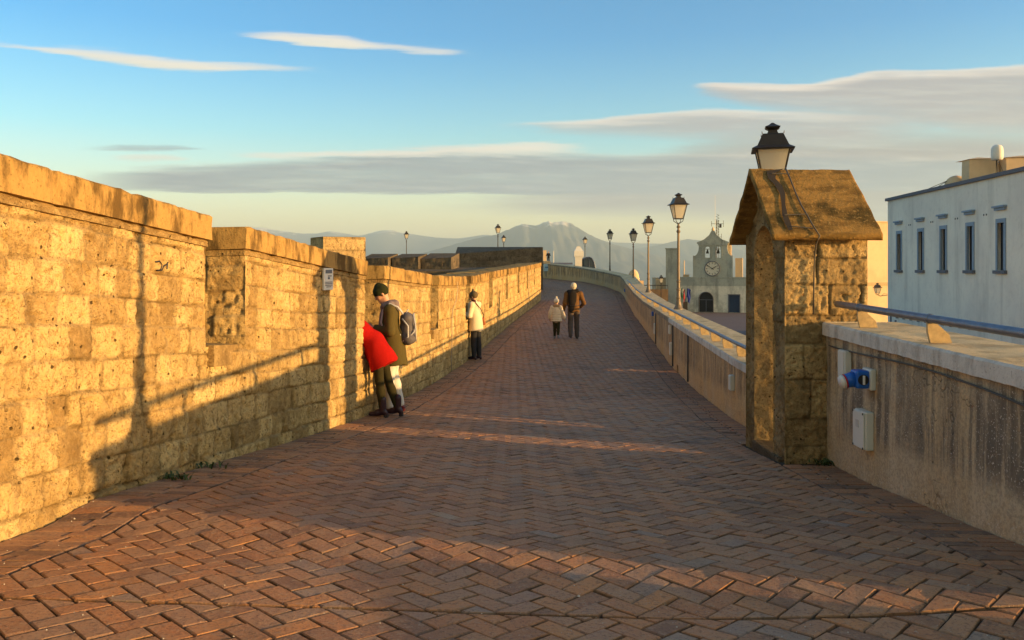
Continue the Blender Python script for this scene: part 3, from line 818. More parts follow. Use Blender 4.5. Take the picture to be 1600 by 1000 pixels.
# cable over the roof and down the box
cab = [rp(1227, 266, .02), rp(1234, 282, .02), rp(1243, 305, .018), rp(1252, 325, .018), rp(1262, 342, .02), rp(1268, 355, .03)]
cab += [Vector((2.80, 7.57, .30)), Vector((2.80, 7.66, .23)), Vector((2.795, 7.69, .1)), Vector((2.79, 7.69, -.15)), Vector((2.785, 7.69, -.42))]
tag(MB().tube(cab, .0075, 7).build('lamp_cable', M_CABLE, None, True), 'dark lamp cable running over the sentry box roof and down its side', 'cable')
for a, b in (((1206, 275.5), (1234, 276)), ((1226, 340.5), (1263, 339.5)), ((1236, 358), (1270, 362))):
    m = MB().tube([rp(*a, .02), rp(*b, .022)], .006, 6); o = m.build('cable_clip', M_CABLE, sb); o.matrix_parent_inverse = SBI

# ------------------------------------------------------------------ LAMPS
def glass_mat():
    t = NT('frosted_lamp_glass')
    d = t.n('ShaderNodeBsdfPrincipled', {'Base Color': (.72, .68, .58, 1), 'Roughness': .25, 'Specular IOR Level': .5})
    tr = t.n('ShaderNodeBsdfTranslucent', {'Color': (.85, .82, .72, 1)})
    mx = t.n('ShaderNodeMixShader', {0: .55, 1: d.outputs[0], 2: tr.outputs[0]})
    t.n('ShaderNodeOutputMaterial', {'Surface': mx.outputs[0]}); return t.m
M_GLASS = glass_mat()
def lantern(parent, z, s=1.0, rz=0):
    """four-sided tapering lantern whose glass starts at height z; returns its frame"""
    m = MB(); a, b, h = .115*s, .20*s, .42*s
    cr, sr = math.cos(rz), math.sin(rz)
    def R(x, y, zz): return Vector((x*cr-y*sr, x*sr+y*cr, z+zz))
    for sx, sy in ((-1, -1), (1, -1), (1, 1), (-1, 1)): m.tube([R(a*sx, a*sy, 0), R(b*sx, b*sy, h)], .012*s, 6)
    for hh, w in ((0, a), (h-.005, b)):
        c = [R(w*sx, w*sy, hh) for sx, sy in ((-1, -1), (1, -1), (1, 1), (-1, 1))]
        for i in range(4): m.tube([c[i], c[(i+1) % 4]], .013*s, 6)
    # cradle under the glass
    for sx, sy in ((-1, -1), (1, -1), (1, 1), (-1, 1)): m.tube([R(0, 0, -.16*s), R(a*sx*.9, a*sy*.9, -.07*s), R(a*sx, a*sy, 0)], .010*s, 6)
    fr = m.build('lantern_frame', M_IRON, parent)
    g = MB(); q = .97
    bot = [R(a*q*sx, a*q*sy, .01) for sx, sy in ((-1, -1), (1, -1), (1, 1), (-1, 1))]; top = [R(b*q*sx, b*q*sy, h-.01) for sx, sy in ((-1, -1), (1, -1), (1, 1), (-1, 1))]
    g.add(bot+top, [(0, 1, 5, 4), (1, 2, 6, 5), (2, 3, 7, 6), (3, 0, 4, 7), (3, 2, 1, 0)])
    g.build('glass', M_GLASS, fr)
    # pagoda roof
    rf = MB(); prof = [(.275, -.015), (.28, .0), (.215, .035), (.205, .045), (.14, .185), (.13, .195), (.075, .20), (.06, .235), (.055, .25), (.095, .275), (.10, .29), (.05, .315), (.012, .345)]
    V = []; 
    for rr_, zz in prof:
        for sx, sy in ((-1, -1), (1, -1), (1, 1), (-1, 1)): V.append(R(rr_*s*sx*.92, rr_*s*sy*.92, h+zz*s))
    n = len(prof)
    f = [(3, 2, 1, 0), tuple(4*(n-1)+k for k in range(4))]+[(4*i+k, 4*i+(k+1) % 4, 4*i+4+(k+1) % 4, 4*i+4+k) for i in range(n-1) for k in range(4)]
    rf.add(V, f); 
    for sx, sy in ((-1, -1), (1, -1), (1, 1), (-1, 1)): rf.tube([R(.13*s*sx, .13*s*sy, h+.19*s), R(.135*s*sx, .135*s*sy, h+.225*s)], [.008*s, .002*s], 5)
    rf.build('lantern_roof', M_IRON, fr)
    return fr
def make_lamp(loc, Ht, label, postmat, rz=.0, group='cast iron street lamps'):
    root = empty('street_lamp', loc, 0, label, 'street lamp', group)
    zl = Ht-.765-.0
    prof = [(.17, 0), (.17, .03), (.15, .05), (.145, .09), (.12, .12), (.085, .2), (.075, .28), (.06, .33), (.062, .38), (.072, .40), (.072, .42), (.056, .44), (.05, .62), (.062, .64), (.062, .68), (.05, .70), (.046, .86), (.06, .88), (.06, .91), (.043, .94),
            (.035, zl-.42), (.05, zl-.40), (.06, zl-.38), (.05, zl-.34), (.033, zl-.32), (.033, zl-.27), (.055, zl-.255), (.06, zl-.235), (.035, zl-.21), (.03, zl-.16), (.02, zl-.12)]
    MB().lathe(prof, 14).build('post', postmat, root, False)
    lantern(root, zl, 1.0, rz)
    return root
M_POSTD = plain('lamp_post_dark', (.05, .043, .036), .5, .2, .25, 12)
lp = [(1060, 487, 24.5, 3.5, M_POST, .12, 'nearest and tallest-looking street lamp standing on the right wall left of the church'),
      (1013, 459, 37.2, 3.5, M_POST, .1, 'second free-standing street lamp on the right wall, tan post'),
      (989.5, 446, 50.8, 3.5, M_POST, .05, 'third street lamp along the right wall, beside the small domed turret'),
      (953, 429, 64, 3.5, M_POSTD, .05, 'fourth street lamp along the right wall, thin dark post where the wall bends'),
      (914, 417.5, 95, 3.5, M_POSTD, .3, 'small distant street lamp beside the white chimney at the bend'),
      (778, None, 74, 3.5, M_POSTD, .3, 'distant street lamp rising behind the large dark bastion block, taller of the pair'),
      (787, None, 95, 3.5, M_POSTD, .3, 'most distant street lamp behind the large dark bastion block, shorter of the pair'),
      (635, None, 87, 3.5, M_POSTD, .3, 'lone distant street lamp behind the dark crenels left of the bastion')]
tops = {778: 350, 787: 367, 635: 361}
for px, py, Y, Hh, mt, rz, lab in lp:
    if py is None: p = at(px, tops[px], Y); p.z -= Hh
    else: p = at(px, py, Y)
    make_lamp(p, Hh, lab, mt, rz)
p = at(1207, 192, 10.6); make_lamp((p.x, p.y, -1.2), p.z+1.2, 'street lamp whose big lantern shows above the sentry box roof', M_POSTD, -.25)
make_lamp((3.3, 3.83, -.56), 2.75, 'street lamp on the near right wall, just outside the frame', M_POSTD, .1)

# ------------------------------------------------------------------ boxes and gadgets on the right walls
def wdir(y): d = Vector((float(XR(y+.3)-XR(y-.3)), .6, 0)).normalized(); return d, Vector((-d.y, d.x, 0))
def wbox(name, px0, px1, py0, py1, dep, mat, label, cat, group=None):
    p = on_right((px0+px1)/2, (py0+py1)/2); d, n_ = wdir(p.y)
    y0_ = on_right(px1, 500).y; y1_ = on_right(px0, 500).y; hw = abs(y1_-y0_)/2; hh = (py1-py0)/2*p.y/F
    root = empty(name, p, 0, label, cat, group)
    return root, p, d, n_, hw, hh
root, p, d, n_, hw, hh = wbox('electrical_box', 1347.5, 1366, 641, 700, .07, M_WBOX, 'larger pale grey electrical cabinet low on the stained wall', 'electrical box')
MB().obox(n_*.035, d*hw, n_*.035, (0, 0, hh)).build('body', M_WBOX, root, bevel=.012)
m = MB(); m.obox(n_*.078, d*hw*.93, n_*.007, (0, 0, hh*.96)); m.build('lid', M_WBOX, root, bevel=.006)
m = MB(); m.obox(n_*.086+d*hw*.1+Vector((0, 0, hh*.3)), d*hw*.28, n_*.002, (0, 0, hh*.2)); m.build('label_window', plain('greyish_label', (.5, .5, .46), .3), root)
for a, b in ((-1, -1), (1, -1), (-1, 1), (1, 1)): MB().obox(n_*.086+d*hw*.85*a+Vector((0, 0, hh*.9*b)), d*.008, n_*.002, (0, 0, .008)).build('screw', M_BLACK, root)
root, p, d, n_, hw, hh = wbox('electrical_box', 1320, 1331, 547, 590, .04, M_WBOX, 'narrow white electrical box high on the stained wall beside the blue socket', 'electrical box')
MB().obox(n_*.03, d*hw, n_*.03, (0, 0, hh)).build('body', M_WBOX, root, bevel=.008)
MB().obox(n_*.064, d*hw*.8, n_*.004, (0, 0, hh*.92)).build('lid', M_WBOX, root, bevel=.003)
# blue interlocked socket on a grey back plate
p = on_right(1362, 592); d, n_ = wdir(p.y)
root = empty('power_socket', p, 0, 'blue power socket with red and white ring on a grey mounting box', 'power socket')
MB().obox(n_*.02, d*.085, n_*.025, (0, 0, .085)).build('back_box', M_WBOX, root, bevel=.012)
MB().obox(n_*.095, d*.07, n_*.055, (0, 0, .072)).build('body', M_BLUE, root, bevel=.018)
f_ = -d          # towards the camera
m = MB(); m.tube([n_*.095-d*.068+Vector((0, 0, 0)), n_*.095-d*.078], .042, 20); m.build('dial', M_BLACK, root)
m = MB(); m.obox(n_*.095-d*.086, d*.008, n_*.008, (0, 0, .036)); m.build('dial_grip', M_WHITE, root, bevel=.003)
ax = (n_*.9+Vector((0, 0, -.25))).normalized()
MB().tube([n_*.14, n_*.14+ax*.07], [.062, .056], 20).build('socket_collar', M_BLUE, root, True)
MB().tube([n_*.14+ax*.072, n_*.14+ax*.082], .06, 20).build('warning_ring', plain('red_plastic', (.5, .02, .02), .4), root, True)
MB().tube([n_*.14+ax*.084, n_*.14+ax*.115], [.058, .05], 20).build('socket_cap', M_WHITE, root, True)
# cable along the underside of the coping
pts = [(float(XR(y))-.022, y, float(zin(y))-.19-.02*math.sin(y*1.9)-.03*max(0, (5-y))) for y in np.linspace(3.4, 7.6, 40)]
c = MB().tube(pts, .007, 6).build('wall_cable', M_CABLE, None, True); tag(c, 'dark cable clipped along the stained wall under its coping', 'cable')
for px0, px1, py0, py1, mat_, lab, nm, cat in ((1143.5, 1149, 586, 610, M_WBOX, 'white junction box on the ochre wall just left of the sentry box', 'junction_box', 'junction box'),
     (1019, 1023.5, 487, 494, M_BLUE, 'small blue socket on the ochre wall halfway along', 'wall_socket', 'power socket'),
     (1023.5, 1026, 505, 522, M_WHITE, 'white junction box below the small blue socket', 'junction_box', 'junction box'),
     (1048, 1052, 535, 555, M_WHITE, 'white junction box low on the ochre wall by its darker joint', 'junction_box', 'junction box'),
     (1047, 1050, 508, 522, M_WHITE, 'upper white junction box on the ochre wall by its darker joint', 'junction_box', 'junction box'),
     (975.5, 978.5, 451, 456, M_BLUE, 'tiny blue box on the right wall just before the bend', 'wall_socket', 'power socket')):
    p = on_right((px0+px1)/2, (py0+py1)/2); d, n_ = wdir(p.y); hw = abs(on_right(px0, 500).y-on_right(px1, 500).y)/2; hh = (py1-py0)/2*p.y/F
    hw = min(hw, .07); root = empty(nm, p, 0, lab, cat)
    MB().obox(n_*.025, d*hw, n_*.03, (0, 0, hh)).build('body', mat_, root, bevel=.01)
    MB().obox(n_*.058, d*hw*.85, n_*.004, (0, 0, hh*.9)).build('lid', mat_, root)
for px, a, b, lab in ((1077, 527, 598, 'dark drainpipe on the ochre wall nearest the sentry box'), (1026, 492, 532, 'dark drainpipe on the ochre wall under the blue socket'), (1053, 505, 570, 'dark drainpipe where the ochre wall changes coping')):
    p = on_right(px, a); q = on_right(px, b); z1_ = float(ztop(p.y))-.1
    c = MB().tube([(p.x-.03, p.y, z1_), (p.x-.03, p.y, G(p.y)+.02)], .018, 8).build('drainpipe', M_CABLE, None, True); tag(c, lab, 'drainpipe')
d, n_ = wdir(63); p = Vector((float(XR(66.4)), 66.4, G(66.4)+.75))
root = empty('notice_board', p, 0, 'small pale blue notice on the shaded wall at the far bend', 'sign')
MB().obox((0, -.08, .1), (.28, 0, 0), (0, .03, 0), (0, 0, .28)).build('panel', plain('pale_blue_sign', (.35, .5, .6), .5), root)
MB().obox((0, -.115, .12), (.18, 0, 0), (0, .004, 0), (0, 0, .05)).build('printed_lines', plain('sign_print', (.1, .2, .35), .5), root)

exec_parts = True

# ------------------------------------------------------------------ flat plates with holes (facades)
def arch_pts(xa, xb, z0, zs, n=14):
    c = (xa+xb)/2; r = (xb-xa)/2
    return [(xa, z0), (xb, z0)]+[(c+r*math.cos(math.pi*k/n), zs+r*math.sin(math.pi*k/n)) for k in range(n+1)]
def plate(name, outline, holes, depth, mat, parent=None, y0=0.):
    """outline in local x,z; the plate fills y0..y0+depth"""
    cu = bpy.data.curves.new(name, 'CURVE'); cu.dimensions = '2D'; cu.fill_mode = 'BOTH'; cu.extrude = depth/2
    for pts in [outline]+holes:
        sp = cu.splines.new('POLY'); sp.points.add(len(pts)-1)
        for i, (x, z) in enumerate(pts): sp.points[i].co = (x, z, 0, 1)
        sp.use_cyclic_u = True
    ob = bpy.data.objects.new(name, cu); COL.objects.link(ob)
    dg = bpy.context.evaluated_depsgraph_get()
    me = bpy.data.meshes.new_from_object(ob.evaluated_get(dg)); bpy.data.objects.remove(ob); bpy.data.curves.remove(cu)
    me.transform(Matrix.Translation((0, y0+depth/2, 0)) @ Matrix.Rotation(math.pi/2, 4, 'X'))
    me.materials.clear(); me.materials.append(mat); me.name = name
    o = bpy.data.objects.new(name, me); link(o, parent); return o

# ------------------------------------------------------------------ CHURCH with clock
cp = at(1113, 488, 118); CH = empty('church', cp, math.radians(-17), 'grey-green church front with clock, twin bell openings and curved gable across the yard', 'church')
def conc(x0_, z0_, x1_, z1_, n=7):   # concave quarter sweep from shoulder to stem
    return [(x1_+(x0_-x1_)*(1-math.sin(math.pi/2*k/n)), z0_+(z1_-z0_)*(1-math.cos(math.pi/2*k/n))) for k in range(n+1)]
low = [(-6.5, 0), (6.6, 0), (6.6, 4.75), (-6.5, 4.75)]
plate('lower_wall', low, [arch_pts(-1.85, .1, .02, 1.85), [(2.25, .02), (3.75, .02), (3.75, 2.5), (2.25, 2.5)]], .6, M_CHL, CH)
MB().box(-6.5, 6.6, .62, 9, 0, 4.7).build('nave', M_CHU, CH)
MB().box(-6.52, 6.62, -.03, .58, 3.75, 4.86).build('parapet', M_CHU, CH)
g = [(-2.65, 4.87), (2.75, 4.87), (2.75, 8.0)]+[(2.05-.0+(.7)*(1-math.sin(math.pi/2*k/7)), 8.0+1.2*(1-math.cos(math.pi/2*k/7))) for k in range(8)]+[(2.05, 9.75), (-1.9, 9.75)]+[(-1.9-.7*(1-math.sin(math.pi/2*(7-k)/7)), 8.0+1.2*(1-math.cos(math.pi/2*(7-k)/7))) for k in range(8)]+[(-2.65, 8.0)]
g = [p for i, p in enumerate(g) if i == 0 or math.hypot(p[0]-g[i-1][0], p[1]-g[i-1][1]) > 1e-3]
plate('bell_gable', g, [arch_pts(-1.05, -.35, 7.75, 9.0), arch_pts(.45, 1.15, 7.75, 9.0)], .9, M_CHU, CH, .05)
ped = [(-2.15, 9.76), (2.3, 9.76), (2.3, 9.95), (1.3, 10.35), (.6, 10.95), (.25, 11.6), (-.1, 11.6), (-.45, 10.95), (-1.15, 10.35), (-2.15, 9.95)]
plate('pediment', ped, [], 1.1, M_CHU, CH, -.05)
MB().lathe([(.16, 0), (.22, .2), (.1, .4), (.02, .6)], 8, (.075, .4, 11.6)).build('finial', M_CREAM, CH)
m = MB()
for x in (-2.7, 2.6): m.box(x, x+.2, -.02, .06, 4.87, 8.05)
m.box(-2.0, 2.15, -.04, .06, 9.5, 9.75); m.box(-6.55, 6.65, -.09, .5, 4.861, 5.0)
for x in (-1.45, -.25, .35, 1.25): m.box(x, x+.1, -.01, .06, 7.6, 9.35)
m.build('moulding', M_CHU, CH)
for x in (-.7, .8):
    b = MB().lathe([(.24, 0), (.2, .1), (.14, .35), (.1, .5), (.03, .58)], 10, (x, .5, 8.35)).build('bell', M_BRONZE, CH, True)
    MB().box(x-.33, x+.33, .45, .55, 8.95, 9.02).build('bell_beam', M_BRONZE, b)
ck = MB().tube([(0, -.02, 6.2), (0, .045, 6.2)], 1.0, 36).build('clock_dial', M_CLOCK, CH)
m = MB(); pts = [(1.03*math.cos(2*math.pi*k/36), -.03, 6.2+1.03*math.sin(2*math.pi*k/36)) for k in range(37)]; m.tube(pts, .07, 6, False); m.build('clock_rim', M_TRIM, ck)
m = MB()
for k in range(12):
    a = math.pi*k/6; c = Vector((.78*math.sin(a), -.035, 6.2+.78*math.cos(a))); m = MB(); m.obox(c, (math.cos(a)*.035, 0, -math.sin(a)*.035), (0, .012, 0), (math.sin(a)*.11, 0, math.cos(a)*.11)); m.build('hour_mark', M_BLACK, ck)
def hand(ang, L, w, nm):
    a = math.radians(ang); ux = Vector((math.sin(a), 0, math.cos(a))); vx = Vector((math.cos(a), 0, -math.sin(a)))
    MB().obox(Vector((0, -.07, 6.2))+ux*L*.38, vx*w, (0, .012, 0), ux*L*.62).build(nm, M_BLACK, ck)
hand(60, .62, .05, 'hour_hand'); hand(305, .95, .035, 'minute_hand')
MB().box(-1.83, .08, .35, .4, .02, 2.83).build('arched_door', M_DARKDOOR, CH)
m = MB(); pts = [(-.875+1.03*math.cos(math.pi*k/14), -.03, 1.85+1.03*math.sin(math.pi*k/14)) for k in range(15)]; m.tube([(.155, -.03, 0)]+pts+[(-1.905, -.03, 0)], .06, 5); m.box(-1.83, .08, .28, .34, 1.72, 1.8); m.box(-.92, -.84, .28, .34, .03, 1.8); m.build('door_frame', M_TRIM, CH)
dd = MB().box(2.3, 3.7, .2, .26, .02, 2.46).build('blue_door', M_DARKBLUE, CH)
m = MB(); m.box(2.16, 2.3, -.05, .2, 0, 2.6); m.box(3.7, 3.84, -.05, .2, 0, 2.6); m.box(2.3, 3.7, -.05, .2, 2.46, 2.6); m.build('door_surround', M_TRIM, CH)
MB().box(-6.5, -4.85, -.25, 1.9, 4.9, 9.0).build('corner_tower', M_CHU, CH); MB().box(-6.6, -4.75, -.33, 2.0, 9.0, 9.15).build('tower_cap', M_CHU, CH)
MB().box(-6.5, -4.85, -.25, -.031, 0, 4.9).build('corner_pier', M_CHU, CH)
MB().box(3.1, 4.1, 1.2, 3.0, 4.7, 7.7).build('chimney_stack', M_CREAM, CH)
MB().box(1.75, 2.5, 1.0, 2.1, 7.0, 10.0).build('gable_buttress', M_CREAM, CH)
MB().box(-4.2, -3.4, 1.3, 2.1, 4.7, 5.35).build('chimney_stack', M_CREAM, CH)
# antenna mast and thin poles behind
cr = CH.matrix_world
ant = empty('antenna_mast', at(1121, 395, 126), 0, 'lattice radio mast with aerials behind the church pediment', 'antenna')
m = MB(); s = 126/F
for dx, dy in ((-.25, 0), (.25, 0), (0, .4)): m.tube([(dx, dy, -6), (dx*.7, dy*.7, 57*s*.9)], .04, 5)
for k in range(14): z = k*.42; m.tube([(-.25, 0, z), (.25, 0, z+.2)], .025, 4); m.tube([(.25, 0, z+.2), (0, .4, z+.42)], .025, 4)
m.build('lattice', M_IRON, ant)
m = MB(); m.tube([(-.35, 0, 4.2), (-.35, 0, 8.7)], [.035, .02], 5); m.build('whip_aerial', M_WHITE, ant)
for z, w in ((1.5, .75), (2.4, .6), (4.4, .9)): m = MB(); m.tube([(-w, 0, z), (w, 0, z)], .03, 4); m.tube([(w, 0, z-.5), (w, 0, z+.5)], .03, 4); m.tube([(-w, 0, z-.4), (-w, 0, z+.4)], .03, 4); m.build('dipole', M_IRON, ant)
MB().box(.3, .6, -.1, .1, 3.8, 4.35).build('aerial_box', M_IRON, ant)
o = MB().tube([at(1143, 434, 128), at(1143, 378, 128)], [.07, .04], 5).build('pole', M_CREAM); tag(o, 'slim lattice pole standing behind the right shoulder of the church', 'pole')
o = MB().tube([at(1069, 436, 126), at(1069, 407, 126)], [.09, .07], 5).build('pole', M_CREAM); tag(o, 'short pale pole on the church roof between tower and gable', 'pole')
# flags
fl = empty('flag_holder', at(1071, 478, 116), 0, 'wall bracket with a limp tricolour flag and a limp blue flag on the church', 'flags')
M_FG = {k: plain('flag_'+k, c, .8, 0, .1, 5) for k, c in (('green', (.01, .12, .04)), ('white', (.45, .45, .42)), ('red', (.35, .02, .02)), ('blue', (.01, .03, .22)))}
def flagcloth(x, mats, nm, h=1.9):
    pole = MB().tube([(0, .2, .6), (x, -.3, 2.6)], .03, 5).build('flag_pole', M_IRON, fl)
    n = len(mats)
    for i, mt in enumerate(mats):
        m = MB(); V = []
        for r_ in range(9):
            for c in range(4):
                t = r_/8; u = (i+c/3)/n
                V.append((x*.9+(u-.5)*.55*(1-t*.35)+.05*math.sin(r_*1.1+c), -.3+.06*math.sin(u*11+r_*.5), 2.5-t*h-(.25*u)))
        m.add(V, [(r_*4+c, r_*4+c+1, r_*4+c+5, r_*4+c+4) for r_ in range(8) for c in range(3)])
        o = m.build(nm, M_FG[mt], pole); s_ = o.modifiers.new('t', 'SOLIDIFY'); s_.thickness = .02
flagcloth(-.45, ['green', 'white', 'red'], 'flag_stripe'); flagcloth(.45, ['blue'], 'flag_cloth')
MB().box(-.3, .3, 0, .3, -.6, .6).build('bracket', M_IRON, fl)
# low brown wall and railing left of the church
lw = empty('yard_wall', at(1020, 488, 112), 0, 'brown yard wall with railing joining the church from the left', 'wall')
M_BROWN = wash('brown_yard_wall', (.16, .11, .07), (.12, .085, .055), (.05, .04, .03), .5, .6)
w_ = 1.0/F*112
m = MB().box(-30*w_, 24*w_, 0, .6, 0, 36*w_).build('wall_body', M_BROWN, lw)
m = MB(); m.tube([(-30*w_, .3, 42*w_), (24*w_, .3, 42*w_)], .05, 5)
for k in range(8): x = -30*w_+k*54*w_/7; m.tube([(x, .3, 36*w_), (x, .3, 42*w_)], .035, 5)
m.build('railing', M_IRON, lw)
# small domed turret
gp = at(990, 448, 90); GT_ = empty('domed_turret', gp, 0, 'small round domed watch turret catching the sun beyond the right wall', 'turret')
s = 90/F
MB().lathe([(9*s, -3), (9*s, 12*s), (9.6*s, 12.2*s), (9.6*s, 13*s), (8.6*s, 13.2*s)]+[(8.6*s*math.cos(a), 13.2*s+14*s*math.sin(a)) for a in (.2, .45, .7, .95, 1.2, 1.4, 1.5)], 20).build('tower', M_CREAM, GT_, False)
MB().box(-10.5*s, 16*s, 2*s, 8*s, -3, 6*s).build('parapet', M_CREAM, GT_)
MB().box(8*s, 15.5*s, -2*s, 1.9*s, -3, 9.5*s).build('pillar', M_CREAM, GT_)
MB().obox((-5*s, -7.9*s, 15*s), (1.3*s, -.9*s, 0), (.1, .1, 0), (0, 0, 3*s)).build('window', M_DARKDOOR, GT_)
# small lamp over the yard wall
p = at(1033, 444, 108); MBx = empty('wall_lamp', p, 0, 'tiny dark lamp on the roof corner left of the church tower', 'lamp')
q = lantern(MBx, .2, 1.3); MB().tube([(0, 0, -2), (0, 0, .1)], .05, 6).build('post', M_IRON, MBx)
p = at(1040, 438, 118.5); o = MB().box(p.x-.9, p.x+.8, p.y+3, p.y+6, -6, p.z+.35).build('outbuilding', M_CREAM); tag(o, 'low cream outbuilding tucked behind the church tower', 'building')

# ------------------------------------------------------------------ WHITE BUILDING
wx = lambda y: 21.94+.086*y
Wd = Vector((.086, 1, 0)).normalized()
WB = empty('white_building', (wx(60), 60, -6.2), 0, 'long white limewashed building in shade with five tall narrow windows at the right', 'building')
# local frame: x along the wall towards the camera, y into the building, z up
WB.rotation_euler = (0, 0, math.atan2(-Wd.y, -Wd.x)); ZB = 6.2
Lw = 20.2; zt = 4.87+ZB
wins = [(57.8), (54.1), (50.7), (47.2), (43.7)]
holes = []
lx = lambda y: (60-y)/Wd.y
for y in wins: c = lx(y); holes.append([(c-.36, ZB-.08), (c+.36, ZB-.08), (c+.36, ZB+2.42), (c-.36, ZB+2.42)])
plate('facade', [(0, 0), (Lw, 0), (Lw, zt), (0, zt)], holes, .5, M_BWALL, WB)
M_BWIN = M_GLASSD
MB().box(0.0, Lw, .52, 9, 0, zt-.3).build('body', M_BWALL, WB)
MB().box(-.12, Lw+.1, -.16, 9.2, zt, zt+.2).build('cornice', M_TRIM, WB)
for y in wins:
    c = lx(y)
    w = MB(); 
    w.box(c-.52, c-.36, -.05, .1, ZB-.08, ZB+2.42); w.box(c+.36, c+.52, -.05, .1, ZB-.08, ZB+2.42); w.box(c-.52, c+.52, -.05, .1, ZB+2.42, ZB+2.64)
    w = w.build('window', M_BTRIM, WB)
    MB().box(c-.36, c+.36, .13, .17, ZB-.08, ZB+2.42).build('pane', M_BWIN, w)
    m = MB(); m.box(c-.03, c+.03, .10, .129, ZB-.04, ZB+2.38); m.build('mullion', M_BTRIM, w)
    MB().box(c-.62, c+.62, -.16, .1, ZB-.26, ZB-.082).build('sill', M_TRIM, w)
    m = MB(); m.box(c-.62, c+.62, -.22, -.003, ZB+3.22, ZB+3.32); m.box(c-.54, c+.54, -.13, -.003, ZB+3.08, ZB+3.219); m.build('hood', M_BTRIM, w)
m = MB()
for a, b in zip(wins[:-1], wins[1:]):
    c = (lx(a)+lx(b))/2
    for k in (-.15, .15): m.obox((c+k, -.004, ZB+2.95), (.05, 0, 0), (0, .012, 0), (0, 0, .05))
m.build('vent_hole', M_BLACK, WB)
for k in range(15):
    m = MB(); x = 2.0+k*1.22; m.box(x-.06, x+.06, -.16, -.002, 2.75, 2.95); m.build('corbel_stub', M_TRIM, WB)
MB().box(.5, .75, -.03, -.002, 2.3, 3.3).build('vent_grille', M_TRIM, WB); MB().box(1.4, 1.7, -.03, -.002, 1.7, 2.6).build('vent_grille', M_TRIM, WB)
# on its roof
def onroof(px, py, Y): return at(px, py, Y)
s = 55/F
c1 = at(1514, 290, 55); rb = empty('roof_turret', c1, 0, 'left of two tapering cream roof turrets with a small arched opening', 'turret')
def turret(rb, w, h, arch=True):
    m = MB(); m.obox((0, 0, 0), (0, 0, 0), (0, 0, 0), (0, 0, 0)); m = MB()
    v = [(0, 0, -1), (w, -.5, -1), (w, 1.0, -1), (0, 1.0, -1), (.06, .06, h), (w-.06, -.4, h), (w-.06, .95, h), (.06, .95, h)]
    m.add(v, [(0, 1, 5, 4), (1, 2, 6, 5), (2, 3, 7, 6), (3, 0, 4, 7), (4, 5, 6, 7)]); m.build('turret_body', M_CREAM, rb)
turret(rb, 1.75, 1.75)
m = MB(); v = []
pts = arch_pts(.95, 1.4, -.3, .35); m.add([(x, -.5*x/1.95-.02+.1*0, z) for x, z in pts], [tuple(range(len(pts)))]); m.build('arched_opening', plain('opening_shadowed', (.1, .05, .03), .9), rb)
m = MB(); m.add([(-.03, -.03, 1.751), (1.76, -.45, 1.751), (1.76, 1.0, 1.751), (-.03, 1.68, 1.751), (.9, .6, 1.95)], [(0, 1, 4), (1, 2, 4), (2, 3, 4), (3, 0, 4)]); m.build('turret_cap', M_CREAM, rb)
c2 = at(1572, 288, 54); rb = empty('roof_turret', c2, 0, 'right of two tapering cream roof turrets, cut by the right edge of the photo', 'turret')
turret(rb, 2.6, 1.75); m = MB(); m.add([(-.03, -.03, 1.751), (2.6, -.5, 1.751), (2.6, 1.68, 1.751), (-.03, 1.68, 1.751), (1.3, .6, 1.95)], [(0, 1, 4), (1, 2, 4), (2, 3, 4), (3, 0, 4)]); m.build('turret_cap', M_CREAM, rb)
p = at(1558, 250, 54); rd = empty('radome', p, 0, 'white capsule radome on a thin lattice post between the two roof turrets', 'antenna')
MB().lathe([(.30, 0), (.345, .05), (.36, .3), (.36, .62), (.33, .8), (.24, .93), (.1, .99)], 20).build('dome', M_WHITE, rd, True)
m = MB(); m.tube([(0, 0, -1.6), (0, 0, 0)], .04, 6); m.tube([(-.12, 0, -1.6), (-.05, 0, 0)], .02, 5); m.tube([(.45, 0, -.9), (.1, 0, -.1)], .02, 5); m.tube([(.45, 0, -.9), (.1, 0, -1.3)], .02, 5); m.build('post', M_IRON, rd)
p = at(1494, 289, 57); m = MB(); V = [];  R0 = 17*57/F
m.lathe([(R0*math.cos(a), R0*math.sin(a)) for a in (0, .25, .5, .75, 1.0, 1.25, 1.5)], 20, p-Vector((0, 0, .1))); o = m.build('roof_dome', M_CREAM, None, True); tag(o, 'low cream dome on the roof of the white building', 'dome')
m = MB()
for a, b in (((1446, 297), (1486, 280)), ((1455, 298), (1480, 283)), ((1446, 297), (1480, 290))): m.tube([at(*a, 57), at(*b, 57)], .02, 4)
m.box(*[at(1444, 0, 57).x, at(1465, 0, 57).x, 56.8, 57.2, at(0, 300, 57).z, at(0, 296, 57).z]); o = m.build('roof_cables', M_IRON); tag(o, 'bundle of cables and stays on the left part of the white roof', 'cables')
# cream building behind
CB = empty('cream_building', at(1345, 347, 75), math.radians(20), 'sunlit cream building between the sentry box and the white building', 'building')
CB.location.z = -6.2; zc = at(0, 347, 75).z+6.2
MB().box(0, 5, 0, 3, 0, zc).build('wall', M_CREAM, CB); MB().box(-.1, 5.1, -.12, 3.1, zc, zc+.12).build('cornice', M_CREAM, CB)
MB().box(-.05, 5.05, -.08, -.002, zc-5.75, zc-5.45).build('string_course', M_FIN, CB)
p = at(1371, 458, 73.5); wl = empty('wall_lamp', p, 0, 'small dark bracket lantern on the cream building wall', 'lamp')
lantern(wl, 0, 1.2); m = MB(); m.tube([(0, 0, -.1), (.2, 0, -.25), (1.0, .3, -.2)], .03, 5); m.tube([(.3, 0, -.3), (.6, .1, -.05), (1.0, .3, -.1)], .02, 5); m.build('bracket', M_IRON, wl)

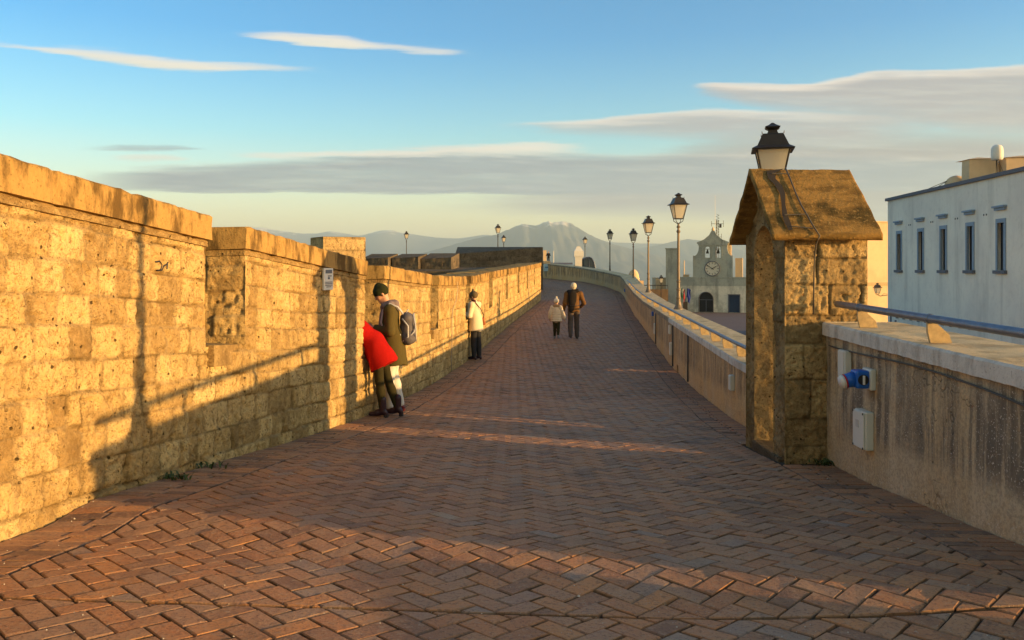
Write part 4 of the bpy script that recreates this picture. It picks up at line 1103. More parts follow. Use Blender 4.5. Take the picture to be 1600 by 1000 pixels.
# ------------------------------------------------------------------ BASTION beyond the left wall
def stone_box(name, c, ux, w, dpt, z0, ztops, mat, parent=None, label=None, cat=None, group=None, r=.06, seed=1, amp=1.):
    """box with real block faces on the two sides seen; ux: direction of its long side; ztops: z at (front-left, front-right, back-right, back-left)"""
    ux = Vector(ux).normalized(); uy = Vector((-ux.y, ux.x, 0)); c = Vector(c); H_ = max(ztops)-z0
    fl_, fr_, br, bl = ztops; B = make_blocks(seed, -1, max(w, dpt)+1, H_+.3, (.2, .32), (.3, .6)); fg = FG()
    nv = np.linspace(0, H_, max(6, int(H_/r)))
    def side(P0, D, L, n_, za, zb_):
        us = np.linspace(0, L, max(4, int(L/r)))
        fg.grid(us, nv, lambda u: (P0.x+D.x*u, P0.y+D.y*u), lambda u: u*0+z0, lambda u: (za+(zb_-za)*u/L)-z0, (n_.x, n_.y), B, amp=amp)
    side(c, ux, w, -uy, fl_, fr_); side(c+ux*w, uy, dpt, ux, fr_, br); side(c+ux*w+uy*dpt, -ux, w, uy, br, bl); side(c+uy*dpt, -uy, dpt, -ux, bl, fl_)
    P = [c, c+ux*w, c+ux*w+uy*dpt, c+uy*dpt]; e = .03
    V = []
    for k, (q, z) in enumerate(zip(P, ztops)):
        V.append((q.x, q.y, z+.004))
    fg.add(V, [(0, 1, 2, 3)]); o = fg.fin(name, mat, parent)
    if label: tag(o, label, cat, group)
    return o
p = at(505, 370, 17); a30 = math.radians(32)
stone_box('stone_block', (p.x, p.y, 0), (math.cos(a30), math.sin(a30), 0), .92, .8, -2.5, (.655, .66, .66, .655), M_BOXST, None, 'square sunlit stone block standing up behind the second merlon', 'stone block', r=.03, seed=91)
specs = [(562, 608, 397, 402), (611, 655, 397, 401), (657, 707, 396, 402)]
labs = ['leftmost of three shaded stone crenels beyond the left wall', 'middle one of three shaded stone crenels beyond the left wall', 'third shaded stone crenel, next to the large bastion block']
for i, (a, b, t, tf) in enumerate(specs):
    Y = 46; q0 = at(a+14, tf, Y); w = (b-a)*Y/F
    z0_ = -.9; zt_ = at(0, t, Y+1).z; zf = at(0, tf+1, Y).z
    ang = math.radians(-14)
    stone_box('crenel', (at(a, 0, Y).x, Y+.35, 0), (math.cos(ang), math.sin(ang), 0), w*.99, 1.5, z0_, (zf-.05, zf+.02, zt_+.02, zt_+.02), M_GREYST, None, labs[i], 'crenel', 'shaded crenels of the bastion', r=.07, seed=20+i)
q = at(712, 386, 55)
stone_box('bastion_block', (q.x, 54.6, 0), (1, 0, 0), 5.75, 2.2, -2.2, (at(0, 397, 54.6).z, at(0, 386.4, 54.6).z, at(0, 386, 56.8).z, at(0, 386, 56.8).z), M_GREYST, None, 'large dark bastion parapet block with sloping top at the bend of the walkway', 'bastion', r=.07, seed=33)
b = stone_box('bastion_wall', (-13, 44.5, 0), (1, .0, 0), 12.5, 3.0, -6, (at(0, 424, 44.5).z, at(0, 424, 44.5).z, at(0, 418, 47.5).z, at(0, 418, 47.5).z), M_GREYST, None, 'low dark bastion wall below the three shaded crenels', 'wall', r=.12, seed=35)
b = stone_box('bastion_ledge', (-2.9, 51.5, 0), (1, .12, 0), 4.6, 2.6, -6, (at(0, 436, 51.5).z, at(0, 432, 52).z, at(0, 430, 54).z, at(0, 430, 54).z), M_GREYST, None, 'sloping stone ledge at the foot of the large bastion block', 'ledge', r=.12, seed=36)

# terrace beyond the bend, chimney, glazed canopy, far things
def sheet(name, pts, mat, kind='structure'):
    o = MB().add(pts, [tuple(range(len(pts)))]).build(name, mat); tag(o, kind=kind); return o
sheet('terrace', [(-40, 71.2, .36), (5.2, 71.2, .36), (10.2, 140, 1.05), (-60, 140, 1.05)], M_TERR)
sheet('terrace', [(-40, 60, -.5), (-3.9, 57, -.4), (-1, 68, .0), (-6, 71.1, .3), (-40, 71.1, .3)], M_TERR)
s = 92/F; p = at(904, 417, 92)
wc = empty('white_chimney', p, 0, 'squat white square chimney with pyramid cap by the far bend', 'chimney')
MB().box(-6*s, 6*s, -6*s, 6*s, -2, 19*s).build('shaft', M_WHITE, wc)
MB().box(-7.5*s, 7.5*s, -7.5*s, 7.5*s, 16*s, 24.5*s, .01).build('head', M_WHITE, wc)
MB().lathe([(7.5*s*1.35, 24.5*s), (3.2*s*1.2, 31*s), (3.2*s*1.2, 32*s)], 4, ph=math.pi/4).build('cap', M_WHITE, wc)
cn = empty('glazed_canopy', at(921, 420, 88), 0, 'curved dark glazed canopy beside the white chimney at the bend', 'canopy')
s = 88/F; m = MB(); V = []
prof = [(-9, 18), (-5, 20.5), (0, 21), (4, 19), (7, 13), (9, 5), (9.5, 0)]
for y in (0, 30*s):
    for x, z in prof: V.append((x*s, y, z*s-.2))
    V.append((-9*s, y, -.4))
n = len(prof)+1
m.add(V, [(i, i+1, n+i+1, n+i) for i in range(n-2)]+[tuple(range(n))[::-1], tuple(range(n, 2*n))]); m.build('glazing', plain('canopy_glass', (.05, .09, .12), .12, 0, .1, 3, 0), cn)
m = MB()
for y in (-.03, 30*s): m.tube([(x*s, y, z*s-.2) for x, z in prof], .07, 6)
for i in (1, 3, 4): m.tube([(prof[i][0]*s, -.03, prof[i][1]*s-.2), (prof[i][0]*s, 30*s, prof[i][1]*s-.2)], .05, 6)
m.tube([(-1*s, -.04, 21*s-.2), (0, -.04, -.2)], .05, 5)
m.build('canopy_frame', M_STEEL, cn)
p = at(851, 411, 128); o = MB().box(p.x-.22, p.x+.3, 128, 128.5, p.z-.3, at(0, 391, 128).z).build('gate_pillar', M_CREAM); tag(o, 'sunlit orange pillar at the top of the road by the distant walker', 'pillar')
p = at(865, 411, 128); o = MB().tube([(p.x, p.y, p.z-.3), (p.x, p.y, at(0, 392, 128).z)], .06, 6).build('white_post', M_WHITE); tag(o, 'thin white post right of the distant walker', 'post')

# ------------------------------------------------------------------ GROUND, SEA, MOUNTAINS
sheet('ground', [(3.4, -40, -6.2), (90, -40, -6.2), (90, 160, -6.2), (3.0, 160, -6.2)], M_YARD)
m = MB(); V = []; NR, NA = 16, 48; r = random.Random(9)
for i in range(NR+1):
    rr_ = 30+i**1.7*11
    for k in range(NA):
        a = 2*math.pi*k/NA; z = -6.5-243.5*min(1, (max(0, rr_-165)/1100))**.8 if rr_ > 165 else -6.5
        V.append((rr_*math.cos(a)+10, 50+rr_*math.sin(a), z-.1))
V.append((10, 50, -6.6))
f = [(i*NA+k, i*NA+(k+1) % NA, (i+1)*NA+(k+1) % NA, (i+1)*NA+k) for i in range(NR) for k in range(NA)]+[(len(V)-1, (k+1) % NA, k) for k in range(NA)]
m.add(V, f); tag(m.build('hill', M_HILL, None, True), kind='structure')
def sea_mat():
    t = NT('sea_water'); P = t.pos(); return t.out((.02, .04, .06), .25, t.noise(P, .02, 4), .2, 1.0, spec=.5)
sheet('sea', [(-26000, -3000, -250), (26000, -3000, -250), (26000, 23000, -250), (-26000, 23000, -250)], sea_mat())
def mount_mat(name, a, b, snow=None):
    t = NT(name); P = t.pos(); n = t.noise(P, .0012, 7, .65)
    c = t.mix(t.sm(n, .4, .62), a, b)
    n2 = t.noise(P, .006, 4, .7)
    c = t.mix(t.math('MULTIPLY', t.sm(n2, .63, .7), .25), c, (.3, .25, .2))
    if snow:
        z = t.n('ShaderNodeSeparateXYZ', {0: P}).outputs[2]
        c = t.mix(t.math('MULTIPLY', t.sm(t.math('ADD', z, t.math('MULTIPLY', n2, snow*.5)), snow*1.12, snow*1.3), .8), c, (.7, .66, .62))
    return t.out(c, .95, None, spec=.05)
def mountains(prof, Y, depth, mat, seed, back=1.0):
    """prof: photo ridge line (px,py); real relief: ridge at Y, slopes fall to the sea on both sides"""
    xs = [p[0] for p in prof]; nx, ny = 260, 26; V = []
    for j in range(ny+1):
        t = j/ny*2-1
        for i in range(nx+1):
            px = xs[0]+(xs[-1]-xs[0])*i/nx; py = np.interp(px, xs, [p[1] for p in prof])
            X = (px-800)/F*Y; H = (HZ-py)/F*Y+250
            sh = max(0, 1-abs(t))**(1.15); nz = fbm(i*.11+seed, t*5, seed, 5)-.47; 
            jag = (fbm(i*.35, 3.3, seed+5, 3)-.45)*.035*H
            V.append((X, Y+t*depth, -255+max(0, H*sh+nz*H*.55*(1-abs(t))*(min(1, abs(t)*5)) + jag*sh)))
    m = MB(); m.add(V, [(j*(nx+1)+i, j*(nx+1)+i+1, (j+1)*(nx+1)+i+1, (j+1)*(nx+1)+i) for j in range(ny) for i in range(nx)])
    tag(m.build('mountains', mat, None, True), kind='structure')
mountains([(-400, 372), (0, 368), (200, 366), (330, 362), (390, 355), (410, 355), (440, 361), (470, 365), (495, 365), (515, 361), (535, 363), (560, 368), (580, 364), (592, 360), (614, 359), (625, 363), (645, 366), (680, 371), (720, 372), (760, 366), (780, 370), (900, 374), (1000, 380), (1400, 384), (2000, 382)], 17000, 3000, mount_mat('far_range', (.07, .09, .12), (.13, .14, .15), 780), 3)
mountains([(560, 419), (640, 400), (700, 384), (735, 374), (760, 369), (775, 366), (790, 360), (805, 353), (815, 350), (824, 350), (836, 352), (845, 350), (849, 346.5), (853, 347), (857, 344.5), (861, 347), (872, 346), (884, 346), (892, 348), (897, 352), (905, 356), (915, 363), (932, 371), (950, 378), (970, 384), (1010, 395), (1060, 404), (1150, 416), (1190, 421)], 12000, 3000, mount_mat('volcano_slopes', (.05, .065, .075), (.10, .10, .095), 660), 8)
mountains([(860, 420), (930, 396), (990, 388), (1010, 386), (1030, 382), (1055, 376), (1075, 373), (1090, 374), (1110, 378), (1135, 381), (1165, 384), (1200, 389), (1300, 395), (1500, 405), (1800, 418)], 14500, 2400, mount_mat('coast_range', (.06, .075, .09), (.12, .12, .12)), 14)
def haze():
    m = MB().box(-27000, 27000, -3200, 23400, -256, 930).build('haze', bpy.data.materials.new('haze_air')); tag(m, kind='stuff')
    mt = m.data.materials[0]; mt.use_nodes = True; t = mt.node_tree; t.nodes.clear()
    v = t.nodes.new('ShaderNodeVolumePrincipled'); v.inputs['Color'].default_value = (.62, .86, 1, 1); v.inputs['Density'].default_value = 7.5e-5; v.inputs['Anisotropy'].default_value = 0.1
    o = t.nodes.new('ShaderNodeOutputMaterial'); t.links.new(v.outputs[0], o.inputs['Volume'])
haze()

# ------------------------------------------------------------------ PEOPLE: smooth-union distance fields turned into one continuous surface each
def surface_nets(fn, lo, hi, h):
    lo = np.array(lo, float); n = np.ceil((np.array(hi)-lo)/h).astype(int)+1
    ax = [lo[i]+h*np.arange(n[i]) for i in range(3)]
    P = np.stack(np.meshgrid(*ax, indexing='ij'), -1).astype('f')
    Fv = fn(P); S = Fv < 0
    nx, ny, nz = n
    cnt = np.zeros((nx-1, ny-1, nz-1), 'f'); acc = np.zeros((nx-1, ny-1, nz-1, 3), 'f')
    corners = [(i, j, k) for i in (0, 1) for j in (0, 1) for k in (0, 1)]
    sl = lambda c: (slice(c[0], nx-1+c[0]), slice(c[1], ny-1+c[1]), slice(c[2], nz-1+c[2]))
    for a in range(8):
        for b in range(a+1, 8):
            ca, cb = corners[a], corners[b]
            if sum(abs(x-y) for x, y in zip(ca, cb)) != 1: continue
            fa, fb = Fv[sl(ca)], Fv[sl(cb)]; m = (fa < 0) != (fb < 0)
            t = np.where(m, fa/np.where(m, fa-fb, 1), 0)
            for d in range(3): acc[..., d] += np.where(m, ca[d]+(cb[d]-ca[d])*t, 0)
            cnt += m
    act = cnt > 0; idx = -np.ones(cnt.shape, int); idx[act] = np.arange(act.sum())
    I = np.argwhere(act); V = lo+h*(I+acc[act]/cnt[act][:, None])
    Q = []
    for d in range(3):
        e1, e2 = [(1, 2), (2, 0), (0, 1)][d]
        s0 = [slice(0, n[i]-1) if i == d else slice(1, n[i]-1) for i in range(3)]; s1 = list(s0); s1[d] = slice(1, n[d])
        A, B = S[tuple(s0)], S[tuple(s1)]
        def cell(o1, o2):
            s = [None]*3; s[d] = slice(0, n[d]-1); s[e1] = slice(o1, n[e1]-2+o1); s[e2] = slice(o2, n[e2]-2+o2); return idx[tuple(s)]
        c = [cell(0, 0), cell(1, 0), cell(1, 1), cell(0, 1)]
        for m, rev in ((A & ~B, False), (~A & B, True)):
            q = np.stack([x[m] for x in c], -1)
            if rev: q = q[:, ::-1]
            Q.append(q)
    return V, np.concatenate(Q)
def prim_sdf(P, pr):
    """('c',a,b,ra,rb[,(dir,f)]) tapered capsule, optionally flattened by f along dir; ('e',c,(rx,ry,rz)[,rotz,rotx]) ellipsoid"""
    if pr[0] == 'c':
        a, b, ra, rb = np.array(pr[1], 'f'), np.array(pr[2], 'f'), pr[3], pr[4]
        Q = P; f = 1
        if len(pr) > 5:
            d, f = np.array(pr[5][0], 'f'), pr[5][1]; d = d/np.linalg.norm(d)
            st = 1/f-1
            mid = (a+b)/2
            Q = P+((P-mid)@d)[..., None]*d*st; a = a+d*((a-mid)@d)*st; b = b+d*((b-mid)@d)*st
        ab = b-a; t = np.clip(((Q-a)@ab)/max(1e-9, ab@ab), 0, 1)
        return (np.linalg.norm(Q-a-t[..., None]*ab, axis=-1)-(ra+(rb-ra)*t))*(f if f < 1 else 1)
    c = np.array(pr[1], 'f'); r = np.array(pr[2], 'f'); Q = P-c
    if len(pr) > 3: M_ = np.array(Matrix.Rotation(pr[3], 3, 'Z') @ Matrix.Rotation(pr[4] if len(pr) > 4 else 0, 3, 'X')); Q = Q@M_.astype('f')
    k = np.linalg.norm(Q/r, axis=-1); k1 = np.linalg.norm(Q/(r*r), axis=-1)+1e-9
    return k*(k-1)/k1
def blob(name, prims, h, mat, parent, k=.03, cut=None, fold=None, zcut=None, pcut=None):
    pts = []
    for p in prims:
        if p[0] == 'c': R = max(p[3], p[4])*1.25+.03; pts += [np.array(p[1])-R, np.array(p[1])+R, np.array(p[2])-R, np.array(p[2])+R]
        else: R = max(p[2])+.03; pts += [np.array(p[1])-R, np.array(p[1])+R]
    pts = np.array(pts); lo, hi = pts.min(0)-.01, pts.max(0)+.01
    if zcut is not None: lo[2] = max(lo[2], zcut-2*h)
    def fn(P):
        d = None
        for p in prims:
            s = prim_sdf(P, p); kk = k
            if d is None: d = s
            else: q = np.clip(.5+.5*(s-d)/kk, 0, 1); d = s*(1-q)+d*q-kk*q*(1-q)
        if fold:
            amp, fx, fz = fold
            d = d+amp*((vn(P[..., 0]*fx+P[..., 1]*fx*.7+P[..., 2]*2, P[..., 2]*fz+P[..., 1]*3, 12)-.5)*2).astype('f')
        if zcut is not None: d = np.maximum(d, (zcut-P[..., 2])+ (.012*np.sin(P[..., 0]*30)).astype('f'))
        if pcut is not None: d = np.maximum(d, ((P-np.array(pcut[0], 'f'))@np.array(pcut[1], 'f'))+(.010*np.sin(P[..., 0]*34)).astype('f'))
        for c in (cut or []): d = np.maximum(d, -prim_sdf(P, c))
        return d
    V, Q = surface_nets(fn, lo, hi, h)
    m = MB(); m.arr(V, Q); o = m.build(name, mat, parent, True); return o
def V3(*a): return np.array(a, float)
def cloth(name, col, var=.12, sc=30, rough=.9, bump=.4): return plain(name, col, rough, 0, var, sc, bump, .1)
SKIN = plain('skin', (.55, .30, .19), .55, 0, .06, 20, .1, .3)
SKIN_W = SKIN
EYE = plain('eye_dark', (.02, .015, .012), .3, 0, .1, 10, 0)
def hand_prims(w, dirv, palm_n, s=1., curl=.5):
    """palm, four unequal bent fingers and a side thumb; w wrist, dirv pointing to the fingers, palm_n out of the palm"""
    d = V3(*dirv); d /= np.linalg.norm(d); n = V3(*palm_n); n -= d*(n@d); n /= np.linalg.norm(n); sd = np.cross(d, n)
    pr = [('c', w, w+d*.035*s, .024*s, .028*s, (n, .6)), ('c', w+d*.03*s, w+d*.075*s, .034*s, .036*s, (n, .42))]
    for i, L in enumerate((.066, .075, .070, .055)):
        o = w+d*.085*s+sd*(.027-.018*i)*s; a = curl
        p1 = o+(d*math.cos(a*.5)+n*math.sin(a*.5))*L*.45*s; p2 = p1+(d*math.cos(a*1.4)+n*math.sin(a*1.4))*L*.32*s; p3 = p2+(d*math.cos(a*2.1)+n*math.sin(a*2.1))*L*.25*s
        pr += [('c', o-d*.012*s, p1, .0095*s, .0085*s), ('c', p1, p2, .0085*s, .008*s), ('c', p2, p3, .008*s, .0065*s)]
    t0 = w+d*.025*s+sd*.03*s; t1 = t0+(d*.6+sd*.6+n*.3)*.035*s; t2 = t1+(d*.85+sd*.15+n*.45)*.03*s
    pr += [('c', t0, t1, .012*s, .0105*s), ('c', t1, t2, .0105*s, .008*s)]
    return pr
def head_prims(c, fwd, s=1., up=(0, 0, 1)):
    """c: centre of the skull; fwd: facing"""
    f = V3(*fwd); f /= np.linalg.norm(f); u = V3(*up); r = np.cross(f, u); r /= np.linalg.norm(r); u = np.cross(r, f)
    g = lambda a, b, d: c+f*a*s+r*b*s+u*d*s
    pr = [('c', g(-.02, 0, .03), g(.02, 0, .03), .078*s, .076*s), ('c', g(.02, 0, .0), g(.045, 0, -.075), .062*s, .040*s), ('c', g(.05, 0, -.092), g(.062, 0, -.092), .022*s, .02*s),
          ('c', g(.088, 0, .015), g(.108, 0, -.022), .009*s, .014*s), ('c', g(.085, -.03, .03), g(.085, .03, .03), .012*s, .012*s),
          ('c', g(.078, -.018, -.055), g(.078, .018, -.055), .011*s, .011*s), ('c', g(.062, .032, -.015), g(.06, .034, -.02), .026*s, .024*s), ('c', g(.062, -.032, -.015), g(.06, -.034, -.02), .026*s, .024*s)]
    for q in (-1, 1): pr.append(('c', g(-.008, .078*q, .012), g(-.012, .082*q, -.018), .014*s, .011*s))
    return pr, g
def person(loc, yaw, label, group=None):
    o = empty('person', loc, yaw, label, 'person', group); return o
def leg_prims(h, k, a, s=1., r=(.085, .058, .04)): return [('c', h, k, r[0]*s, r[1]*s), ('c', k, k+(a-k)*.35, r[1]*s, r[1]*.98*s), ('c', k+(a-k)*.35, a, r[1]*.98*s, r[2]*s)]
def boot(name, a, fwd, mat, parent, s=1., heel=.0, top=.12):
    f = V3(*fwd); f /= np.linalg.norm(f); z0 = a[2]-.075*s
    A = V3(a[0], a[1], 0); b = lambda x, z: A+f*x*s+V3(0, 0, z0+z*s)
    pr = [('c', b(0, .07), b(0, .07+top), .046*s, .05*s), ('c', b(-.02, .05), b(.07, .045), .042*s, .04*s, ((0, 0, 1), .9)), ('c', b(.08, .034), b(.15, .03), .042*s, .034*s, ((0, 0, 1), .75)), ('c', b(-.045, .01), b(-.04, .03), .03*s, .034*s), ('c', b(.05, .012), b(.15, .012), .037*s, .035*s, ((0, 0, 1), .35))]
    return blob(name, pr, .009*s if s > .9 else .01, mat, parent, .014)

# ---- 1: the man in the beanie, in profile towards the wall, looking at his phone  (local +y = facing)
gz = lambda x, y: G(y)+uneven(x, y)
mx, my = -1.645, 11.55
S = .985
A_ = person((mx, my, gz(mx, my)), math.radians(97), 'man in dark green beanie and olive coat with grey backpack, head bowed over his phone', None)
hipL, hipR = V3(-.09, .02, .93), V3(.09, .02, .93)
kL, kR = V3(-.10, .06, .50), V3(.10, .01, .50); aL, aR = V3(-.11, .06, .085), V3(.10, -.09, .085)
chest = V3(0, .05, 1.30); neck = V3(0, .08, 1.50); hd = V3(0, .155, 1.63)
shL, shR = V3(-.19, .05, 1.42), V3(.19, .05, 1.42); eL, eR = V3(-.25, .04, 1.13), V3(.25, .05, 1.14); wL, wR = V3(-.09, .26, 1.17), V3(.08, .27, 1.16)
hp, g = head_prims(hd, (0, .88, -.47), 1., (0, .47, .88))
body = hp+[('c', neck-V3(0, .02, .1), hd-V3(0, .03, .04), .058, .056), ('c', V3(0, .02, .98), chest, .13, .15, ((0, 1, 0), .7)), ('c', shL, shR, .07, .07),
      ('c', shL, eL, .05, .042), ('c', eL, wL, .04, .027), ('c', shR, eR, .05, .042), ('c', eR, wR, .04, .027)]+leg_prims(hipL, kL, aL, .9)+leg_prims(hipR, kR, aR, .9)
body += hand_prims(wL, (.35, .75, .1), (.6, -.2, .6), 1, .7)+hand_prims(wR, (-.3, .8, .15), (-.6, -.2, .6), 1, .7)
b = blob('body', body, .0085, SKIN, A_, .022)
for q in (-1, 1): MB().lathe([(.004, -.009), (.009, -.005), (.011, 0), (.009, .005), (.004, .009)], 8, tuple(g(.083, .03*q, .003))).build('eye', EYE, A_, True)
M_OLIVE = cloth('olive_wool', (.085, .066, .022)); M_TROW = cloth('off_white_trousers', (.62, .58, .52), .1); M_BEAN = cloth('dark_green_knit', (.028, .032, .012), .25, 60)
coat = [('c', V3(0, .0, .56), V3(0, .02, 1.02), .235, .185, ((0, 1, 0), .92)), ('c', V3(0, .03, 1.02), chest, .165, .175, ((0, 1, 0), .72)), ('c', shL*1., shR, .085, .085), ('c', V3(0, .04, 1.38), V3(0, .06, 1.46), .12, .08),
        ('c', shL, eL, .075, .066), ('c', eL, wL+(eL-wL)*.12, .064, .05), ('c', shR, eR, .075, .066), ('c', eR, wR+(eR-wR)*.12, .064, .05)]
blob('coat', coat, .011, M_OLIVE, A_, .03, fold=(.007, 9, 4), zcut=.66)
blob('trousers', leg_prims(hipL, kL, aL+V3(0, 0, .02), 1.12, (.09, .068, .055))+leg_prims(hipR, kR, aR+V3(0, 0, .02), 1.12, (.09, .068, .055))+[('c', hipL, hipR, .085, .085)], .011, M_TROW, A_, .025, fold=(.006, 8, 11), zcut=.05)
hat = [('c', g(-.02, 0, .05), g(.015, 0, .05), .094, .094), ('c', g(-.015, 0, .10), g(-.005, 0, .115), .07, .06)]
bn = blob('beanie', hat, .009, M_BEAN, A_, .02, cut=[('e', tuple(g(.09, 0, -.06)), (.2, .12, .075), 0, math.radians(-28))])
blob('scarf', [('c', V3(-.06, .05, 1.49), V3(.06, .05, 1.49), .06, .06), ('c', V3(-.05, .12, 1.47), V3(.05, .13, 1.46), .05, .05), ('c', V3(.0, .145, 1.43), V3(.0, .19, 1.16), .045, .05, ((0, 1, 0), .6)), ('c', V3(0, -.02, 1.5), V3(0, -.04, 1.44), .06, .05)], .010, cloth('grey_violet_scarf', (.20, .155, .155), .15, 25), A_, .03, fold=(.008, 14, 12))
bp = blob('backpack', [('c', V3(-.07, -.20, 1.02), V3(.07, -.20, 1.02), .085, .085), ('c', V3(-.06, -.18, 1.30), V3(.06, -.18, 1.30), .075, .075), ('c', V3(0, -.19, 1.04), V3(0, -.19, 1.28), .11, .095), ('c', V3(-.05, -.26, 1.02), V3(.05, -.26, 1.02), .055, .055)], .011, cloth('dark_backpack_nylon', (.12, .11, .12), .3, 15, .6), A_, .04, fold=(.004, 12, 8))
M_STRAP = cloth('pale_grey_straps', (.45, .45, .47), .1, 20)
for q in (-1, 1):
    MB().tube([(q*.11, -.10, 1.08), (q*.135, .02, 1.05), (q*.14, .12, 1.10), (q*.14, .165, 1.25), (q*.13, .14, 1.42), (q*.12, .05, 1.51), (q*.10, -.06, 1.46), (q*.07, -.13, 1.36)], .014, 6).build('strap', M_STRAP, bp, True)
    MB().tube([(q*.06, -.27, 1.36), (q*.085, -.30, 1.2), (q*.09, -.31, 1.06), (q*.05, -.315, .98)], .008, 6).build('strap', M_STRAP, bp, True)
MB().tube([(-.09, -.30, 1.22), (0, -.315, 1.12), (.09, -.30, 1.22)], .008, 6).build('strap', M_STRAP, bp, True)
for q in (-1, 1):
    MB().tube([(q*.12, -.12, 1.30), (q*.15, -.2, 1.2), (q*.145, -.2, 1.05), (q*.11, -.12, .98)], .012, 6).build('strap', M_STRAP, bp, True)
    MB().tube([(q*.02, -.28, 1.37), (q*.03, -.305, 1.22), (q*.10, -.285, 1.12), (q*.125, -.20, 1.03)], .009, 6).build('strap', M_STRAP, bp, True)
MB().tube([(-.035, -.17, 1.37), (-.02, -.2, 1.42), (.02, -.2, 1.42), (.035, -.17, 1.37)], .009, 6).build('carry_loop', M_STRAP, bp, True)
for a_, nm in ((aL, 'shoe'), (aR, 'shoe')): boot(nm, a_, (.08*np.sign(a_[0]), 1, 0), plain('dark_red_leather', (.13, .012, .015), .4, 0, .15, 10), A_, 1, 0, .04)
o = MB().obox(V3(0, .345, 1.215), (.036, 0, 0), (0, .05, .05), (0, -.003, .003)).build('phone', M_BLACK, None); tag(o, 'dark phone in the hands of the man in the beanie', 'phone')
o.location = A_.location; o.rotation_euler = A_.rotation_euler

# ---- 2: woman in the red coat bending into the embrasure
rx_, ry_ = -1.60, 11.06
B_ = person((rx_, ry_, gz(rx_, ry_)), math.radians(84), 'woman in bright red coat and heeled boots bending forward into the embrasure', None)
hipL, hipR = V3(-.085, .17, .86), V3(.085, .17, .86); kL, kR = V3(-.09, .14, .47), V3(.09, .07, .47); aL, aR = V3(-.09, .10, .10), V3(.09, -.06, .10)
ch = V3(0, .50, 1.22); nk = V3(0, .64, 1.32); hd2 = V3(0, .76, 1.36)
shL, shR = V3(-.17, .54, 1.26), V3(.17, .54, 1.26); eL, eR = V3(-.24, .66, 1.12), V3(.24, .66, 1.12); wL, wR = V3(-.10, .84, 1.14), V3(.10, .84, 1.14)
hp, g = head_prims(hd2, (0, .75, -.66), .95, (0, .66, .75))
body = hp+[('c', nk-V3(0, .06, .03), hd2-V3(0, .04, .02), .05, .05), ('c', V3(0, .2, .92), ch, .12, .135, ((0, -.7, .7), .75)), ('c', shL, shR, .06, .06), ('c', shL, eL, .045, .038), ('c', eL, wL, .036, .025), ('c', shR, eR, .045, .038), ('c', eR, wR, .036, .025)]
body += leg_prims(hipL, kL, aL, .85)+leg_prims(hipR, kR, aR, .85)+hand_prims(wL, (.3, .8, -.1), (0, 0, -1), .9, .4)+hand_prims(wR, (-.3, .8, -.1), (0, 0, -1), .9, .4)
blob('body', body, .009, SKIN, B_, .022)
M_RED = cloth('red_wool', (.36, .008, .005), .12, 30)
hem = V3(0, .08, .66)
coat = [('c', V3(0, .0, .50), V3(0, .25, .98), .215, .165), ('c', V3(0, .24, .98), ch, .165, .155, ((0, -.7, .7), .78)), ('c', shL, shR, .08, .08), ('c', ch, nk, .11, .075), ('c', shL, eL, .068, .058), ('c', eL, wL+(eL-wL)*.15, .056, .045), ('c', shR, eR, .068, .058), ('c', eR, wR+(eR-wR)*.15, .056, .045)]
blob('coat', coat, .011, M_RED, B_, .03, fold=(.018, 7, 2.0), pcut=((0, .10, .67), (0, -.46, -.888)), cut=[('c', (0.03, -.30, .45), (0.02, -.03, .86), .03, .008)])
blob('tights', leg_prims(hipL, kL, aL, .9, (.085, .064, .048))+leg_prims(hipR, kR, aR, .9, (.085, .064, .048))+[('c', hipL, hipR, .085, .085)], .011, cloth('dark_olive_tights', (.035, .03, .012), .15), B_, .02, fold=(.003, 9, 12))
M_BOOT = plain('plum_leather', (.035, .012, .02), .4, 0, .2, 10)
for a_ in (aL, aR):
    bt = boot('boot', a_, (.1*np.sign(a_[0]), 1, 0), M_BOOT, B_, 1, 0, .14)
    MB().box(a_[0]-.028, a_[0]+.028, a_[1]-.075, a_[1]-.02, -.005, .045, .004).build('heel', M_BLACK, bt)
blob('hair', [('c', hd2+V3(0, -.03, .05), hd2+V3(0, -.06, .0), .095, .09), ('c', hd2+V3(0, -.08, -.02), hd2+V3(0, -.10, -.10), .07, .05)], .011, cloth('dark_brown_hair', (.03, .018, .01), .3, 50), B_, .03)

# ---- 3: woman in the cream coat at the wall further on
cx_, cy_ = -.88, 20.3
C_ = person((cx_, cy_, gz(cx_, cy_)), math.radians(62), 'woman in cream coat and knitted hat standing at the left wall, tan bag at hip', None)
hipL, hipR = V3(-.085, 0, .86), V3(.085, 0, .86); kL, kR = V3(-.08, .02, .47), V3(.09, -.01, .47); aL, aR = V3(-.09, 0, .09), V3(.09, -.04, .09)
ch = V3(0, .04, 1.22); nk = V3(0, .05, 1.40); hd3 = V3(0, .07, 1.53)
shL, shR = V3(-.17, .03, 1.34), V3(.17, .03, 1.34); eL, eR = V3(-.22, .06, 1.08), V3(.22, .07, 1.08); wL, wR = V3(-.10, .26, 1.12), V3(.10, .26, 1.12)
hp, g = head_prims(hd3, (0, .97, -.2), .95, (0, .2, .97))
blob('body', hp+[('c', nk-V3(0, 0, .08), hd3-V3(0, .02, .04), .05, .05), ('c', V3(0, .0, .92), ch, .12, .135, ((0, 1, 0), .75)), ('c', shL, shR, .06, .06), ('c', shL, eL, .045, .038), ('c', eL, wL, .036, .025), ('c', shR, eR, .045, .038), ('c', eR, wR, .036, .025)]+leg_prims(hipL, kL, aL, .85)+leg_prims(hipR, kR, aR, .85)+hand_prims(wL, (.2, .9, 0), (0, 0, -1), .9, .4)+hand_prims(wR, (-.2, .9, 0), (0, 0, -1), .9, .4), .010, SKIN, C_, .022)
